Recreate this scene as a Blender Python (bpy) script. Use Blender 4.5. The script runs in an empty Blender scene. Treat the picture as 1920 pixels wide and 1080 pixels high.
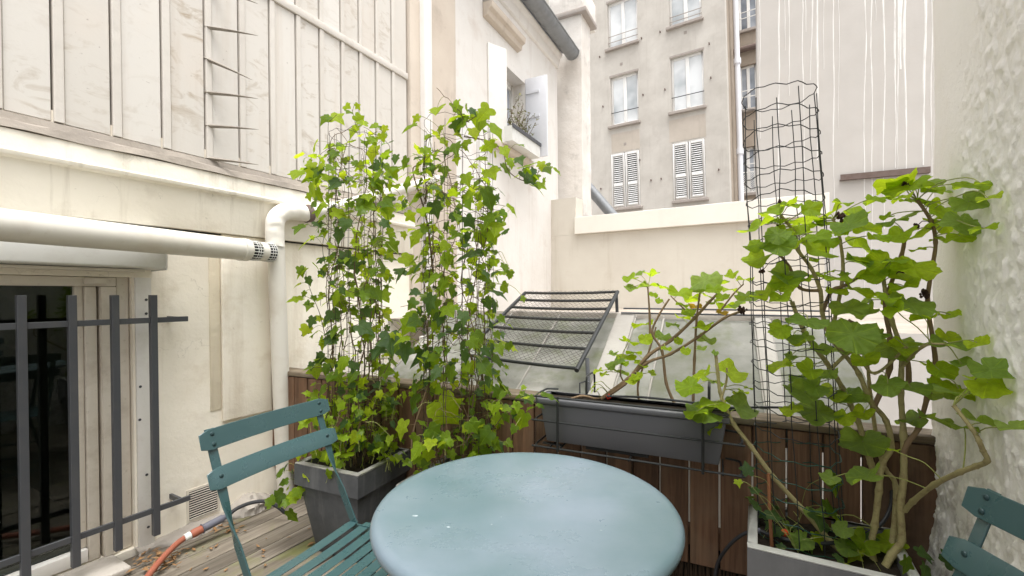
import bpy, bmesh, math, random
from mathutils import Vector, Matrix, noise
random.seed(11)
R = math.radians
sc = bpy.context.scene
COL = sc.collection

# ------------------------------------------------------------------ camera, sky, sun, exposure
CAM_Z, FPX, CX, HY = 1.25, 850.0, 960.0, 550.0
cam_data = bpy.data.cameras.new('camera')
cam = bpy.data.objects.new('camera', cam_data); COL.objects.link(cam)
cam.location = (0, 0, CAM_Z); cam.rotation_euler = (R(90), 0, 0)
cam_data.sensor_width = 36.0; cam_data.lens = FPX / 1920 * 36.0
cam_data.shift_y = 10 / 1920; cam_data.clip_start = 0.02; cam_data.clip_end = 800
sc.camera = cam

SUN_EL, SUN_AZ = R(74), R(160)          # azimuth measured clockwise from +Y (the view direction)
world = bpy.data.worlds.new('World'); sc.world = world; world.use_nodes = True
wn = world.node_tree; wn.nodes.clear()
sky = wn.nodes.new('ShaderNodeTexSky'); sky.sky_type = 'NISHITA'; sky.sun_disc = False
sky.sun_elevation = SUN_EL; sky.sun_rotation = SUN_AZ
sky.air_density = 1.0; sky.dust_density = 6.0; sky.ozone_density = 1.0
hs = wn.nodes.new('ShaderNodeHueSaturation'); hs.inputs['Saturation'].default_value = 0.10
bg = wn.nodes.new('ShaderNodeBackground'); bg.inputs['Strength'].default_value = 0.15
wo = wn.nodes.new('ShaderNodeOutputWorld')
wn.links.new(sky.outputs[0], hs.inputs['Color']); wn.links.new(hs.outputs[0], bg.inputs['Color'])
wn.links.new(bg.outputs[0], wo.inputs[0])
sun_data = bpy.data.lights.new('sun', 'SUN'); sun_data.energy = 0.85; sun_data.angle = R(32)
sun_data.color = (1.0, 0.965, 0.91)
sun = bpy.data.objects.new('sun', sun_data); COL.objects.link(sun); sun.location = (0, 0, 30)
sdir = Vector((math.sin(SUN_AZ) * math.cos(SUN_EL), math.cos(SUN_AZ) * math.cos(SUN_EL), math.sin(SUN_EL)))
sun.rotation_euler = sdir.to_track_quat('Z', 'Y').to_euler()
sc.view_settings.view_transform = 'Standard'; sc.view_settings.look = 'None'
sc.view_settings.gamma = 1.0; sc.view_settings.use_curve_mapping = False
sc.view_settings.exposure = 1.2
sc.cycles.max_bounces = 10; sc.cycles.diffuse_bounces = 6; sc.cycles.transparent_max_bounces = 12
sc.cycles.use_denoising = True

# ------------------------------------------------------------------ placing helpers
def ray(px, py): return Vector(((px - CX) / FPX, 1.0, (HY - py) / FPX))
EYE = Vector((0, 0, CAM_Z))
def P(px, py, z): return EYE + ray(px, py) * z          # the point seen there at z metres from the lens
def at_height(px, py, h):
    d = ray(px, py); return EYE + d * ((h - CAM_Z) / d.z)

class Frame:
    """A wall's own axes: x along it, y into it (away from the viewer), z up; k leans its uprights."""
    def __init__(s, o, d, k=0.0):
        s.o = Vector((o[0], o[1], 0)); v = Vector((d[0], d[1], 0)).normalized()
        s.X = v; s.Y = Vector((-v.y, v.x, 0)); s.yaw = math.atan2(v.y, v.x); s.k = k
    def loc(s, p):
        q = Vector(p) - s.o; return Vector((q.dot(s.X), q.dot(s.Y), q.z))
    def w(s, p):
        return s.o + s.X * p[0] + s.Y * p[1] + Vector((0, 0, p[2]))
    def px(s, px, py, y=0.0):
        e = s.loc(EYE); d = ray(px, py); dl = Vector((d.dot(s.X), d.dot(s.Y), d.z))
        t = (y - e.y) / dl.y; q = e + dl * t
        return q.x + s.k * (q.z - CAM_Z), q.z
    def x(s, px, py=550, y=0.0): return s.px(px, py, y)[0]
    def z(s, px, py, y=0.0): return s.px(px, py, y)[1]
WF = Frame((0, 0), (1, 0))
WF.o = Vector((0, 0, 0))

# ------------------------------------------------------------------ objects
META = {}
def thing(name, label, cat, fr=WF, base=(0, 0, 0), group=None, kind=None):
    o = bpy.data.objects.new(name, None); COL.objects.link(o); o.empty_display_size = 0.1
    b = Vector(base); o.location = fr.w((b.x - fr.k * (b.z - CAM_Z), b.y, b.z)); o.rotation_euler = (0, 0, fr.yaw)
    if kind != 'structure': o['label'] = label; o['category'] = cat
    if group: o['group'] = group
    if kind: o['kind'] = kind
    META[o.name] = (fr, Vector((b.x - fr.k * (b.z - CAM_Z), b.y, b.z)))
    return o
def tag(o, label, cat, group=None, kind=None):
    o['label'] = label; o['category'] = cat
    if group: o['group'] = group
    if kind: o['kind'] = kind
    return o

class MB:
    """Collects geometry in a frame's own coordinates and links it as one mesh."""
    def __init__(s): s.v = []; s.f = []
    def add(s, vs, fs):
        b = len(s.v); s.v += [tuple(q) for q in vs]; s.f += [tuple(i + b for i in f) for f in fs]; return s
    def box(s, x0, x1, y0, y1, z0, z1):
        return s.add([(x0,y0,z0),(x1,y0,z0),(x1,y1,z0),(x0,y1,z0),(x0,y0,z1),(x1,y0,z1),(x1,y1,z1),(x0,y1,z1)],
                     [(0,3,2,1),(4,5,6,7),(0,1,5,4),(1,2,6,5),(2,3,7,6),(3,0,4,7)])
    def hexa(s, lo, hi):     # two matching four-point rings
        return s.add(list(lo) + list(hi), [(3,2,1,0),(4,5,6,7),(0,1,5,4),(1,2,6,5),(2,3,7,6),(3,0,4,7)])
    def profile(s, prof, x0, x1):     # closed (y, z) outline swept along x
        n = len(prof)
        return s.add([(x0, y, z) for y, z in prof] + [(x1, y, z) for y, z in prof],
                     [tuple(range(n)), tuple(range(2*n-1, n-1, -1))] + [(i, i + n, (i+1) % n + n, (i+1) % n) for i in range(n)])
    def prism_z(s, poly, z0, z1):     # closed (x, y) outline raised
        n = len(poly)
        return s.add([(x, y, z0) for x, y in poly] + [(x, y, z1) for x, y in poly],
                     [tuple(range(n-1, -1, -1)), tuple(range(n, 2*n))] + [(i, (i+1) % n, (i+1) % n + n, i + n) for i in range(n)])
    def tube(s, pts, r, n=8, caps=True):
        pts = [Vector(p) for p in pts]; m = len(pts)
        rs = r if isinstance(r, (list, tuple)) else [r] * m
        t0 = (pts[1] - pts[0]).normalized()
        up = Vector((0, 0, 1)) if abs(t0.z) < 0.9 else Vector((1, 0, 0))
        a = (up - t0 * up.dot(t0)).normalized(); vs = []
        for i, p in enumerate(pts):
            t = (pts[min(i+1, m-1)] - pts[max(i-1, 0)])
            t = t.normalized() if t.length > 1e-9 else t0
            a = a - t * a.dot(t)
            a = a.normalized() if a.length > 1e-6 else t.orthogonal().normalized()
            b = t.cross(a)
            for j in range(n):
                g = 2 * math.pi * j / n; vs.append(p + (a * math.cos(g) + b * math.sin(g)) * rs[i])
        fs = [(i*n + j, i*n + (j+1) % n, (i+1)*n + (j+1) % n, (i+1)*n + j) for i in range(m-1) for j in range(n)]
        if caps: fs += [tuple(range(n-1, -1, -1)), tuple(range((m-1)*n, m*n))]
        return s.add(vs, fs)
    def ring(s, pts, r, n=5):         # closed tube
        pts = [Vector(p) for p in pts]; m = len(pts); vs = []; a = Vector((0, 0, 1))
        for i, p in enumerate(pts):
            t = (pts[(i+1) % m] - pts[i-1]).normalized(); u = (a - t * a.dot(t)).normalized(); b = t.cross(u)
            for j in range(n):
                g = 2 * math.pi * j / n; vs.append(p + (u * math.cos(g) + b * math.sin(g)) * r)
        return s.add(vs, [(i*n + j, i*n + (j+1) % n, ((i+1) % m)*n + (j+1) % n, ((i+1) % m)*n + j) for i in range(m) for j in range(n)])
    def lathe(s, prof, c=(0, 0, 0), n=48):
        vs = []; k = len(prof)
        for j in range(n):
            g = 2 * math.pi * j / n
            for r, z in prof: vs.append((c[0] + r * math.cos(g), c[1] + r * math.sin(g), c[2] + z))
        fs = [(j*k + i, ((j+1) % n)*k + i, ((j+1) % n)*k + i + 1, j*k + i + 1) for j in range(n) for i in range(k-1)]
        return s.add(vs, fs)
    def build(s, name, mat, parent=None, fr=None, bevel=0, smooth=35, seg=2, kind=None, label=None):
        if fr is None: fr = META[parent.name][0] if parent is not None and parent.name in META else WF
        k = fr.k
        vs = [Vector((x - k * (z - CAM_Z), y, z)) for x, y, z in s.v]
        lo = Vector([min(v[i] for v in vs) for i in range(3)]); hi = Vector([max(v[i] for v in vs) for i in range(3)])
        c = (lo + hi) / 2; c.z = lo.z
        me = bpy.data.meshes.new(name)
        bm = bmesh.new()
        bv = [bm.verts.new(v - c) for v in vs]
        for f in s.f:
            try: bm.faces.new([bv[i] for i in f])
            except ValueError: pass
        bmesh.ops.remove_doubles(bm, verts=bm.verts, dist=1e-6)
        bmesh.ops.recalc_face_normals(bm, faces=bm.faces)
        if bevel:
            es = [e for e in bm.edges if len(e.link_faces) == 2 and e.calc_face_angle(0) > 0.5]
            bmesh.ops.bevel(bm, geom=es, offset=bevel, segments=seg, profile=0.5, affect='EDGES', clamp_overlap=True)
        bm.to_mesh(me); bm.free()
        if smooth:
            me.polygons.foreach_set('use_smooth', [True] * len(me.polygons)); me.set_sharp_from_angle(angle=R(smooth))
        me.materials.append(mat)
        o = bpy.data.objects.new(name, me); COL.objects.link(o)
        if parent is not None:
            o.parent = parent
            b = META[parent.name][1] if parent.name in META else Vector((0, 0, 0))
            o.location = c - b
            META[o.name] = (fr, c)
        else:
            o.location = fr.w(c); o.rotation_euler = (0, 0, fr.yaw); META[o.name] = (fr, c)
        if kind: o['kind'] = kind
        if label: o['label'] = label
        return o
def B(*a): return MB().box(*a)

def copy_tree(o, parent=None):
    c = o.copy(); COL.objects.link(c)
    if parent is not None: c.parent = parent
    for ch in list(o.children): copy_tree(ch, c)
    return c

# ------------------------------------------------------------------ materials
class M:
    def __init__(s, name, rough=0.7, spec=0.3, metal=0.0):
        s.m = bpy.data.materials.new(name); s.m.use_nodes = True; s.t = s.m.node_tree; s.n = s.t.nodes; s.l = s.t.links
        s.p = s.n['Principled BSDF']; s.p.inputs['Roughness'].default_value = rough
        s.p.inputs['Specular IOR Level'].default_value = spec; s.p.inputs['Metallic'].default_value = metal
        tc = s.n.new('ShaderNodeTexCoord'); oi = s.n.new('ShaderNodeObjectInfo')
        mul = s.n.new('ShaderNodeVectorMath'); mul.operation = 'SCALE'; mul.inputs[0].default_value = (37.1, 53.7, 19.3)
        s.l.new(oi.outputs['Random'], mul.inputs['Scale'])
        ad = s.n.new('ShaderNodeVectorMath'); ad.operation = 'ADD'
        s.l.new(tc.outputs['Object'], ad.inputs[0]); s.l.new(mul.outputs[0], ad.inputs[1])
        s.vec = ad.outputs[0]; s.rnd = oi.outputs['Random']; s.obj = tc.outputs['Object']
    def map(s, scale, src=None):
        q = s.n.new('ShaderNodeMapping'); q.inputs['Scale'].default_value = scale
        s.l.new(src or s.vec, q.inputs['Vector']); return q.outputs[0]
    def noise(s, scale=5, detail=5, rough=0.55, stretch=None, dist=0.0, src=None):
        q = s.n.new('ShaderNodeTexNoise'); q.inputs['Scale'].default_value = scale; q.inputs['Detail'].default_value = detail
        q.inputs['Roughness'].default_value = rough; q.inputs['Distortion'].default_value = dist
        s.l.new(s.map(stretch, src) if stretch else (src or s.vec), q.inputs['Vector']); return q.outputs['Fac']
    def voronoi(s, scale=5, feature='F1', stretch=None):
        q = s.n.new('ShaderNodeTexVoronoi'); q.inputs['Scale'].default_value = scale; q.feature = feature
        s.l.new(s.map(stretch) if stretch else s.vec, q.inputs['Vector']); return q.outputs['Distance']
    def ramp(s, fac, stops):
        q = s.n.new('ShaderNodeValToRGB'); e = q.color_ramp.elements
        while len(e) < len(stops): e.new(0.5)
        for i, (p, c) in enumerate(stops):
            e[i].position = p; e[i].color = (*c, 1) if len(c) == 3 else c
        s.l.new(fac, q.inputs[0]); return q.outputs[0]
    def f(s, fac, a, b, lo=0.0, hi=1.0):
        q = s.n.new('ShaderNodeMapRange'); q.inputs[1].default_value = a; q.inputs[2].default_value = b
        q.inputs[3].default_value = lo; q.inputs[4].default_value = hi; s.l.new(fac, q.inputs[0]); return q.outputs[0]
    def _in(s, sock, v):
        if isinstance(v, bpy.types.NodeSocket): s.l.new(v, sock)
        elif isinstance(v, (tuple, list)): sock.default_value = (*v, 1) if len(v) == 3 else v
        else: sock.default_value = v
    def mix(s, fac, a, b, mode='MIX'):
        q = s.n.new('ShaderNodeMix'); q.data_type = 'RGBA'; q.blend_type = mode
        s._in(q.inputs[0], fac); s._in(q.inputs[6], a); s._in(q.inputs[7], b); return q.outputs[2]
    def math(s, op, a, b=0.0):
        q = s.n.new('ShaderNodeMath'); q.operation = op; s._in(q.inputs[0], a); s._in(q.inputs[1], b); return q.outputs[0]
    def bump(s, h, strength=0.3, dist=0.01):
        q = s.n.new('ShaderNodeBump'); q.inputs['Strength'].default_value = strength; q.inputs['Distance'].default_value = dist
        s.l.new(h, q.inputs['Height'])
        if s.p.inputs['Normal'].is_linked: s.l.new(s.p.inputs['Normal'].links[0].from_socket, q.inputs['Normal'])
        s.l.new(q.outputs[0], s.p.inputs['Normal']); return s
    def base(s, c): s._in(s.p.inputs['Base Color'], c); return s
    def rough(s, c): s._in(s.p.inputs['Roughness'], c); return s

def plaster(name, c1, c2, stain=(0.35, 0.28, 0.2), stain_amt=0.5, streak=0.3, bump=0.25, bscale=60, lump=0.2, crack=0.0):
    m = M(name, 0.88, 0.2)
    a = m.ramp(m.noise(1.6, 6, 0.6), [(0.3, c1), (0.7, c2)])
    blot = m.f(m.noise(2.7, 8, 0.68), 0.56, 0.78, 0, stain_amt)
    a = m.mix(blot, a, stain)
    st = m.f(m.noise(1.0, 6, 0.65, stretch=(7, 7, 0.5)), 0.55, 0.8, 0, streak)
    a = m.mix(st, a, tuple(q * 0.9 for q in stain))
    sp = m.f(m.noise(38, 3, 0.6), 0.70, 0.8, 0, 0.45)
    a = m.mix(sp, a, tuple(q * 0.55 for q in stain))
    if crack:
        nz_ = m.n.new('ShaderNodeTexNoise'); nz_.inputs['Scale'].default_value = 5; nz_.inputs['Detail'].default_value = 6; m.l.new(m.vec, nz_.inputs['Vector'])
        ad = m.n.new('ShaderNodeVectorMath'); ad.operation = 'MULTIPLY_ADD'; ad.inputs[1].default_value = (0.5, 0.5, 0.5); m.l.new(nz_.outputs['Color'], ad.inputs[0]); m.l.new(m.vec, ad.inputs[2])
        vo = m.n.new('ShaderNodeTexVoronoi'); vo.feature = 'DISTANCE_TO_EDGE'; vo.inputs['Scale'].default_value = 1.7; m.l.new(ad.outputs[0], vo.inputs['Vector'])
        ck = m.math('MULTIPLY', m.f(vo.outputs['Distance'], 0.0, 0.0045, 1.0, 0.0), m.f(m.noise(1.9, 4), 0.54, 0.72, 0, crack * 0.7))
        a = m.mix(ck, a, tuple(q * 0.35 for q in stain))
    m.base(a)
    m.bump(m.noise(6, 4, 0.6), lump, 0.03); m.bump(m.noise(bscale, 5, 0.65), bump, 0.004)
    return m.m
def wood(name, c1, c2, c3=None, axis='z', rough=0.65, spec=0.3, moss=None, var=0.35):
    m = M(name, rough, spec)
    stv = {'z': (26, 26, 1.6), 'x': (1.6, 26, 26)}[axis]; stf = {'z': (120, 120, 5), 'x': (5, 120, 120)}[axis]
    g = m.noise(1, 6, 0.6, stretch=stv, dist=0.6)
    a = m.ramp(g, [(0.3, c1), (0.68, c2)])
    fine = m.f(m.noise(1, 3, 0.6, stretch=stf), 0.35, 0.7, 0.72, 1.1)
    a = m.mix(1.0, a, m.ramp(fine, [(0.0, (0, 0, 0)), (1, (1, 1, 1))]), 'MULTIPLY')
    v = m.f(m.rnd, 0, 1, 1 - var, 1 + var * 0.5)
    q = m.n.new('ShaderNodeHueSaturation'); m._in(q.inputs['Value'], v); m._in(q.inputs['Color'], a); a = q.outputs[0]
    if c3: a = m.mix(m.f(m.noise(3.5, 5), 0.5, 0.72, 0, 0.75), a, c3)
    if moss: a = m.mix(m.f(m.noise(2.2, 6, 0.7), 0.52, 0.66, 0, 0.65), a, moss)
    m.base(a); m.bump(g, 0.35, 0.004); m.bump(m.noise(1, 3, 0.6, stretch=stf), 0.3, 0.0015)
    return m.m
def paint(name, c, rough=0.45, spec=0.4, metal=0.0, dirt=0.25, dirtc=None, bump=0.05, scale=9):
    m = M(name, rough, spec, metal)
    dc = dirtc or tuple(q * 0.55 for q in c)
    a = m.mix(m.f(m.noise(scale, 7, 0.65), 0.5, 0.78, 0, dirt), c, dc)
    a = m.mix(m.f(m.noise(scale * 6, 4, 0.6), 0.62, 0.8, 0, dirt), a, dc)
    m.base(a); m.rough(m.f(m.noise(scale * 2, 5), 0.3, 0.7, max(rough - 0.1, 0.03), min(rough + 0.12, 1)))
    if bump: m.bump(m.noise(scale * 8, 3), bump, 0.002)
    return m.m
def leafmat(name, stops, trans, gloss=0.35):
    m = M(name, gloss, 0.22)
    c = m.ramp(m.rnd, stops)
    c = m.mix(m.f(m.noise(2.6, 4), 0.52, 0.74, 0, 0.35), c, tuple(q * 0.6 for q in stops[0][1]))
    c = m.mix(m.f(m.noise(13, 4, 0.7), 0.73, 0.80, 0, 0.5), c, (0.16, 0.10, 0.03))
    n = m.f(m.noise(9, 4), 0.35, 0.7, 0.75, 1.2)
    q = m.n.new('ShaderNodeHueSaturation'); m._in(q.inputs['Value'], n); m._in(q.inputs['Color'], c); c = q.outputs[0]
    m.base(c)
    # radial veins from the stalk
    sep = m.n.new('ShaderNodeSeparateXYZ'); m.l.new(m.obj, sep.inputs[0])
    ang = m.math('ARCTAN2', sep.outputs[0], sep.outputs[1])
    vein = m.math('ABSOLUTE', m.math('SINE', m.math('MULTIPLY', ang, 3.5)))
    v = m.f(vein, 0.0, 0.10, 0.55, 0.0)
    c2 = m.mix(v, c, trans); m.base(c2)
    m.bump(m.f(vein, 0.0, 0.3, 0.0, 1.0), 0.35, 0.02); m.bump(m.noise(14, 3), 0.25, 0.03)
    tr = m.n.new('ShaderNodeBsdfTranslucent'); m._in(tr.inputs[0], m.mix(0.55, c2, trans))
    mx = m.n.new('ShaderNodeMixShader'); mx.inputs[0].default_value = 0.58
    out = m.n['Material Output']
    m.l.new(m.p.outputs[0], mx.inputs[1]); m.l.new(tr.outputs[0], mx.inputs[2]); m.l.new(mx.outputs[0], out.inputs[0])
    return m.m

MT = {}
MT['cream'] = plaster('cream_plaster', (0.89, 0.84, 0.735), (0.85, 0.785, 0.665), (0.48, 0.37, 0.23), 0.6, 0.5, 0.3, 70, 0.25, 0.8)
MT['groove'] = plaster('dirty_groove', (0.78, 0.71, 0.57), (0.68, 0.60, 0.46), (0.30, 0.24, 0.16), 0.6, 0.5, 0.4, 50, 0.4)
MT['cornice'] = plaster('cornice_paint', (0.78, 0.735, 0.645), (0.70, 0.65, 0.55), (0.36, 0.30, 0.22), 0.6, 1.0, 0.2, 60, 0.2, 0.8)
MT['flash'] = plaster('weathered_ledge', (0.42, 0.37, 0.31), (0.26, 0.23, 0.20), (0.10, 0.09, 0.08), 0.6, 0.3, 0.6, 40, 0.4)
MT['white_house'] = plaster('white_render', (0.73, 0.71, 0.68), (0.66, 0.625, 0.585), (0.50, 0.42, 0.36), 0.6, 0.6, 0.15, 50, 0.2, 0.5)
MT['pier'] = plaster('old_pier', (0.60, 0.53, 0.45), (0.50, 0.43, 0.36), (0.28, 0.23, 0.19), 0.5, 0.4, 0.3, 50)
MT['chimney'] = plaster('peeling_chimney', (0.78, 0.75, 0.71), (0.62, 0.575, 0.525), (0.24, 0.22, 0.20), 0.75, 0.3, 0.6, 30, 0.5)
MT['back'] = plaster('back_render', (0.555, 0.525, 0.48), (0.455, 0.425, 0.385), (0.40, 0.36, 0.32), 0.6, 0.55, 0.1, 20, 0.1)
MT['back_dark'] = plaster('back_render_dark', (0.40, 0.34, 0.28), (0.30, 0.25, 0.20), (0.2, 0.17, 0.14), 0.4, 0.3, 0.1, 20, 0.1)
MT['patch'] = plaster('render_patch', (0.54, 0.48, 0.42), (0.46, 0.41, 0.35), (0.34, 0.29, 0.25), 0.4, 0.4, 0.1, 20, 0.1)
MT['drip_wall'] = plaster('party_wall', (0.495, 0.468, 0.437), (0.455, 0.428, 0.398), (0.50, 0.445, 0.40), 0.45, 0.3, 0.1, 25, 0.1)
MT['low_wall'] = plaster('garden_wall', (0.62, 0.585, 0.515), (0.56, 0.52, 0.455), (0.42, 0.355, 0.27), 0.4, 0.5, 0.1, 30, 0.1)
MT['coping'] = plaster('coping', (0.78, 0.745, 0.68), (0.74, 0.705, 0.635), (0.6, 0.54, 0.46), 0.2, 0.2, 0.1, 30, 0.1)
MT['concrete'] = plaster('concrete', (0.46, 0.42, 0.37), (0.30, 0.27, 0.24), (0.14, 0.12, 0.10), 0.6, 0.2, 0.6, 40, 0.4)
MT['stone_sill'] = plaster('stone_sill', (0.50, 0.46, 0.41), (0.36, 0.33, 0.29), (0.2, 0.18, 0.15), 0.6, 0.2, 0.4, 40, 0.3)
MT['ground'] = plaster('court_ground', (0.40, 0.38, 0.35), (0.32, 0.30, 0.28), (0.2, 0.18, 0.16), 0.4, 0.0, 0.3, 20)
MT['white'] = paint('white_paint', (0.76, 0.74, 0.70), 0.5, 0.4, 0, 0.3, (0.45, 0.40, 0.34))
MT['pipe'] = paint('cream_pipe', (0.66, 0.63, 0.565), 0.42, 0.45, 0, 0.5, (0.45, 0.38, 0.29), 0.03, 4)
MT['frame_wood'] = paint('old_window_paint', (0.66, 0.61, 0.53), 0.6, 0.3, 0, 0.55, (0.32, 0.26, 0.19), 0.2, 7)
MT['box_metal'] = paint('shutter_box_metal', (0.66, 0.66, 0.63), 0.45, 0.4, 0, 0.35, (0.36, 0.32, 0.26))
MT['back_white'] = paint('far_white', (0.78, 0.77, 0.75), 0.5, 0.3, 0, 0.15)
MT['shutter_blue'] = paint('pale_shutter', (0.70, 0.71, 0.75), 0.5, 0.3, 0, 0.12)
MT['sill_grey'] = paint('sill_grey', (0.36, 0.32, 0.29), 0.8, 0.2, 0, 0.5, (0.18, 0.15, 0.13))
MT['zinc'] = paint('zinc', (0.23, 0.24, 0.25), 0.45, 0.5, 0.3, 0.5, (0.13, 0.13, 0.13), 0.1, 6)
MT['bars'] = paint('grey_bars', (0.060, 0.063, 0.070), 0.42, 0.4, 0.0, 0.3, (0.12, 0.11, 0.10), 0.08, 8)
MT['black_wire'] = paint('black_wire', (0.018, 0.020, 0.020), 0.45, 0.4, 0, 0.3)
MT['rust_wire'] = paint('dark_rusty_wire', (0.040, 0.034, 0.028), 0.6, 0.3, 0.2, 0.5, (0.09, 0.05, 0.03))
MT['green_wire'] = paint('green_wire', (0.012, 0.06, 0.042), 0.4, 0.4, 0, 0.2)
MT['spike'] = paint('spike_iron', (0.30, 0.27, 0.235), 0.6, 0.3, 0.4, 0.5, (0.11, 0.08, 0.06), 0.2, 20)
MT['rust'] = paint('rusty_iron', (0.16, 0.12, 0.105), 0.8, 0.2, 0.2, 0.5, (0.10, 0.06, 0.04))
MT['dark'] = paint('dark_void', (0.02, 0.02, 0.02), 0.8, 0.2, 0, 0.2)
MT['room'] = paint('dim_room', (0.09, 0.085, 0.072), 0.9, 0.1, 0, 0.4)
MT['teal'] = paint('teal_powder_coat', (0.033, 0.078, 0.082), 0.30, 0.6, 0, 0.06, (0.04, 0.078, 0.082), 0.12, 8)
MT['rivet'] = paint('teal_rivet', (0.03, 0.062, 0.066), 0.35, 0.5, 0.2, 0.2)
MT['soil'] = plaster('potting_soil', (0.035, 0.026, 0.018), (0.02, 0.015, 0.011), (0.06, 0.045, 0.03), 0.5, 0, 1.0, 60, 1.0)
MT['trough'] = paint('anthracite_plastic', (0.105, 0.107, 0.116), 0.42, 0.35, 0, 0.35, (0.11, 0.108, 0.11), 0.06, 10)
MT['hose_black'] = paint('black_hose', (0.022, 0.023, 0.026), 0.45, 0.4, 0, 0.3, (0.06, 0.055, 0.05))
MT['hose_orange'] = paint('orange_hose', (0.31, 0.10, 0.06), 0.55, 0.3, 0, 0.5, (0.27, 0.13, 0.085))
MT['connector'] = paint('connector_grey', (0.13, 0.13, 0.16), 0.5, 0.35, 0, 0.3)
MT['cane'] = paint('brown_cane', (0.24, 0.10, 0.045), 0.6, 0.3, 0, 0.4)
MT['tomato'] = paint('orange_red', (0.62, 0.07, 0.02), 0.4, 0.4, 0, 0.1)
MT['dead'] = paint('dead_flower', (0.045, 0.022, 0.018), 0.8, 0.2, 0, 0.4)
MT['petal'] = paint('red_petal', (0.5, 0.04, 0.02), 0.6, 0.2, 0, 0.2)
MT['stem'] = paint('woody_vine', (0.14, 0.095, 0.055), 0.75, 0.2, 0, 0.5, (0.06, 0.04, 0.025), 0.4, 30)
MT['gstem'] = paint('geranium_stem', (0.36, 0.31, 0.15), 0.7, 0.2, 0, 0.85, (0.15, 0.10, 0.055), 1.0, 45)
MT['bark'] = paint('geranium_bark', (0.22, 0.15, 0.09), 0.8, 0.2, 0, 0.5, (0.10, 0.07, 0.045), 0.5, 20)
MT['petiole'] = paint('leaf_stalk', (0.26, 0.28, 0.08), 0.6, 0.3, 0, 0.2)
MT['bamboo_reed'] = wood('reed_brown', (0.035, 0.022, 0.014), (0.12, 0.08, 0.05), None, 'z', 0.7, 0.2, None, 0.6)
MT['fence'] = wood('oiled_fence_wood', (0.080, 0.043, 0.026), (0.22, 0.122, 0.070), (0.19, 0.13, 0.085), 'z', 0.6, 0.25, None, 0.35)
MT['rail'] = wood('greyed_rail', (0.10, 0.075, 0.05), (0.24, 0.19, 0.13), (0.28, 0.25, 0.19), 'x', 0.75, 0.2, None, 0.2)
MT['deck'] = wood('weathered_deck', (0.10, 0.082, 0.062), (0.27, 0.235, 0.19), (0.17, 0.145, 0.11), 'x', 0.8, 0.2, (0.15, 0.165, 0.045), 0.3)
def table_mat():
    m = M('teal_table_top', 0.32, 0.7)
    a = m.ramp(m.noise(2.2, 5, 0.55), [(0.3, (0.085, 0.145, 0.158)), (0.5, (0.135, 0.190, 0.215)), (0.7, (0.195, 0.245, 0.295))])
    a = m.mix(m.f(m.noise(5, 3, 0.5, stretch=(0.6, 1.6, 1)), 0.45, 0.85, 0, 0.35), a, (0.09, 0.165, 0.185))
    a = m.mix(m.f(m.noise(70, 4, 0.7, stretch=(0.5, 2.0, 1)), 0.58, 0.90, 0, 0.55), a, (0.07, 0.13, 0.15))
    a = m.mix(m.f(m.noise(11, 2, 0.4), 0.745, 0.79, 0, 0.9), a, (0.55, 0.56, 0.54))
    m.base(a); m.rough(m.f(m.noise(5, 7, 0.7), 0.3, 0.7, 0.20, 0.42))
    m.bump(m.noise(26, 3), 0.03, 0.002); m.bump(m.noise(3, 3), 0.05, 0.01); return m.m
MT['table'] = table_mat()
def slate_mat(name, c1, c2, c3, spec=0.3):
    m = M(name, 0.62, spec)
    a = m.ramp(m.noise(5, 7, 0.7), [(0.3, c1), (0.7, c2)])
    a = m.mix(m.f(m.noise(1, 6, 0.65, stretch=(16, 16, 1.4)), 0.52, 0.76, 0, 0.6), a, c3)
    m.base(a); m.bump(m.noise(40, 5), 0.25, 0.003); return m.m
MT['pot'] = slate_mat('slate_pot', (0.05, 0.053, 0.057), (0.10, 0.103, 0.107), (0.19, 0.19, 0.19))
MT['pot_rim'] = slate_mat('slate_pot_rim', (0.16, 0.155, 0.14), (0.27, 0.265, 0.25), (0.20, 0.21, 0.13))
MT['grey_pot'] = slate_mat('grey_stone_pot', (0.13, 0.13, 0.135), (0.19, 0.19, 0.192), (0.24, 0.24, 0.24))
MT['grey_rim'] = slate_mat('grey_stone_rim', (0.34, 0.34, 0.32), (0.48, 0.48, 0.45), (0.26, 0.27, 0.2))
def panel_mat():
    m = M('marbled_panel', 0.55, 0.35)
    a = m.mix(m.f(m.rnd, 0, 1, 0, 1), (0.665, 0.635, 0.59), (0.60, 0.565, 0.515))
    vein = m.f(m.noise(1, 7, 0.66, stretch=(7, 7, 13), dist=1.2), 0.52, 0.70, 0, 0.6)
    vein = m.math('MULTIPLY', vein, m.f(m.noise(1.1, 3, 0.5), 0.36, 0.54, 0.0, 1.0))
    vein = m.math('MULTIPLY', vein, m.f(m.math('FRACT', m.math('MULTIPLY', m.rnd, 7.31)), 0, 1, 0.2, 1.9))
    a = m.mix(vein, a, (0.40, 0.335, 0.26))
    a = m.mix(m.f(m.noise(2, 5), 0.55, 0.8, 0, 0.35), a, (0.66, 0.56, 0.47))
    a = m.mix(m.f(m.noise(1, 6, 0.65, stretch=(9, 9, 0.6)), 0.54, 0.78, 0, 0.5), a, (0.50, 0.42, 0.34))
    a = m.mix(m.f(m.noise(48, 3), 0.70, 0.78, 0, 0.6), a, (0.25, 0.2, 0.17))
    m.base(a); m.bump(m.noise(12, 5, 0.6, dist=1.2), 0.12, 0.006); return m.m
MT['panel'] = panel_mat()
MT['batten'] = plaster('batten_paint', (0.655, 0.62, 0.57), (0.59, 0.55, 0.50), (0.45, 0.38, 0.31), 0.35, 0.35, 0.15, 60)
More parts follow.
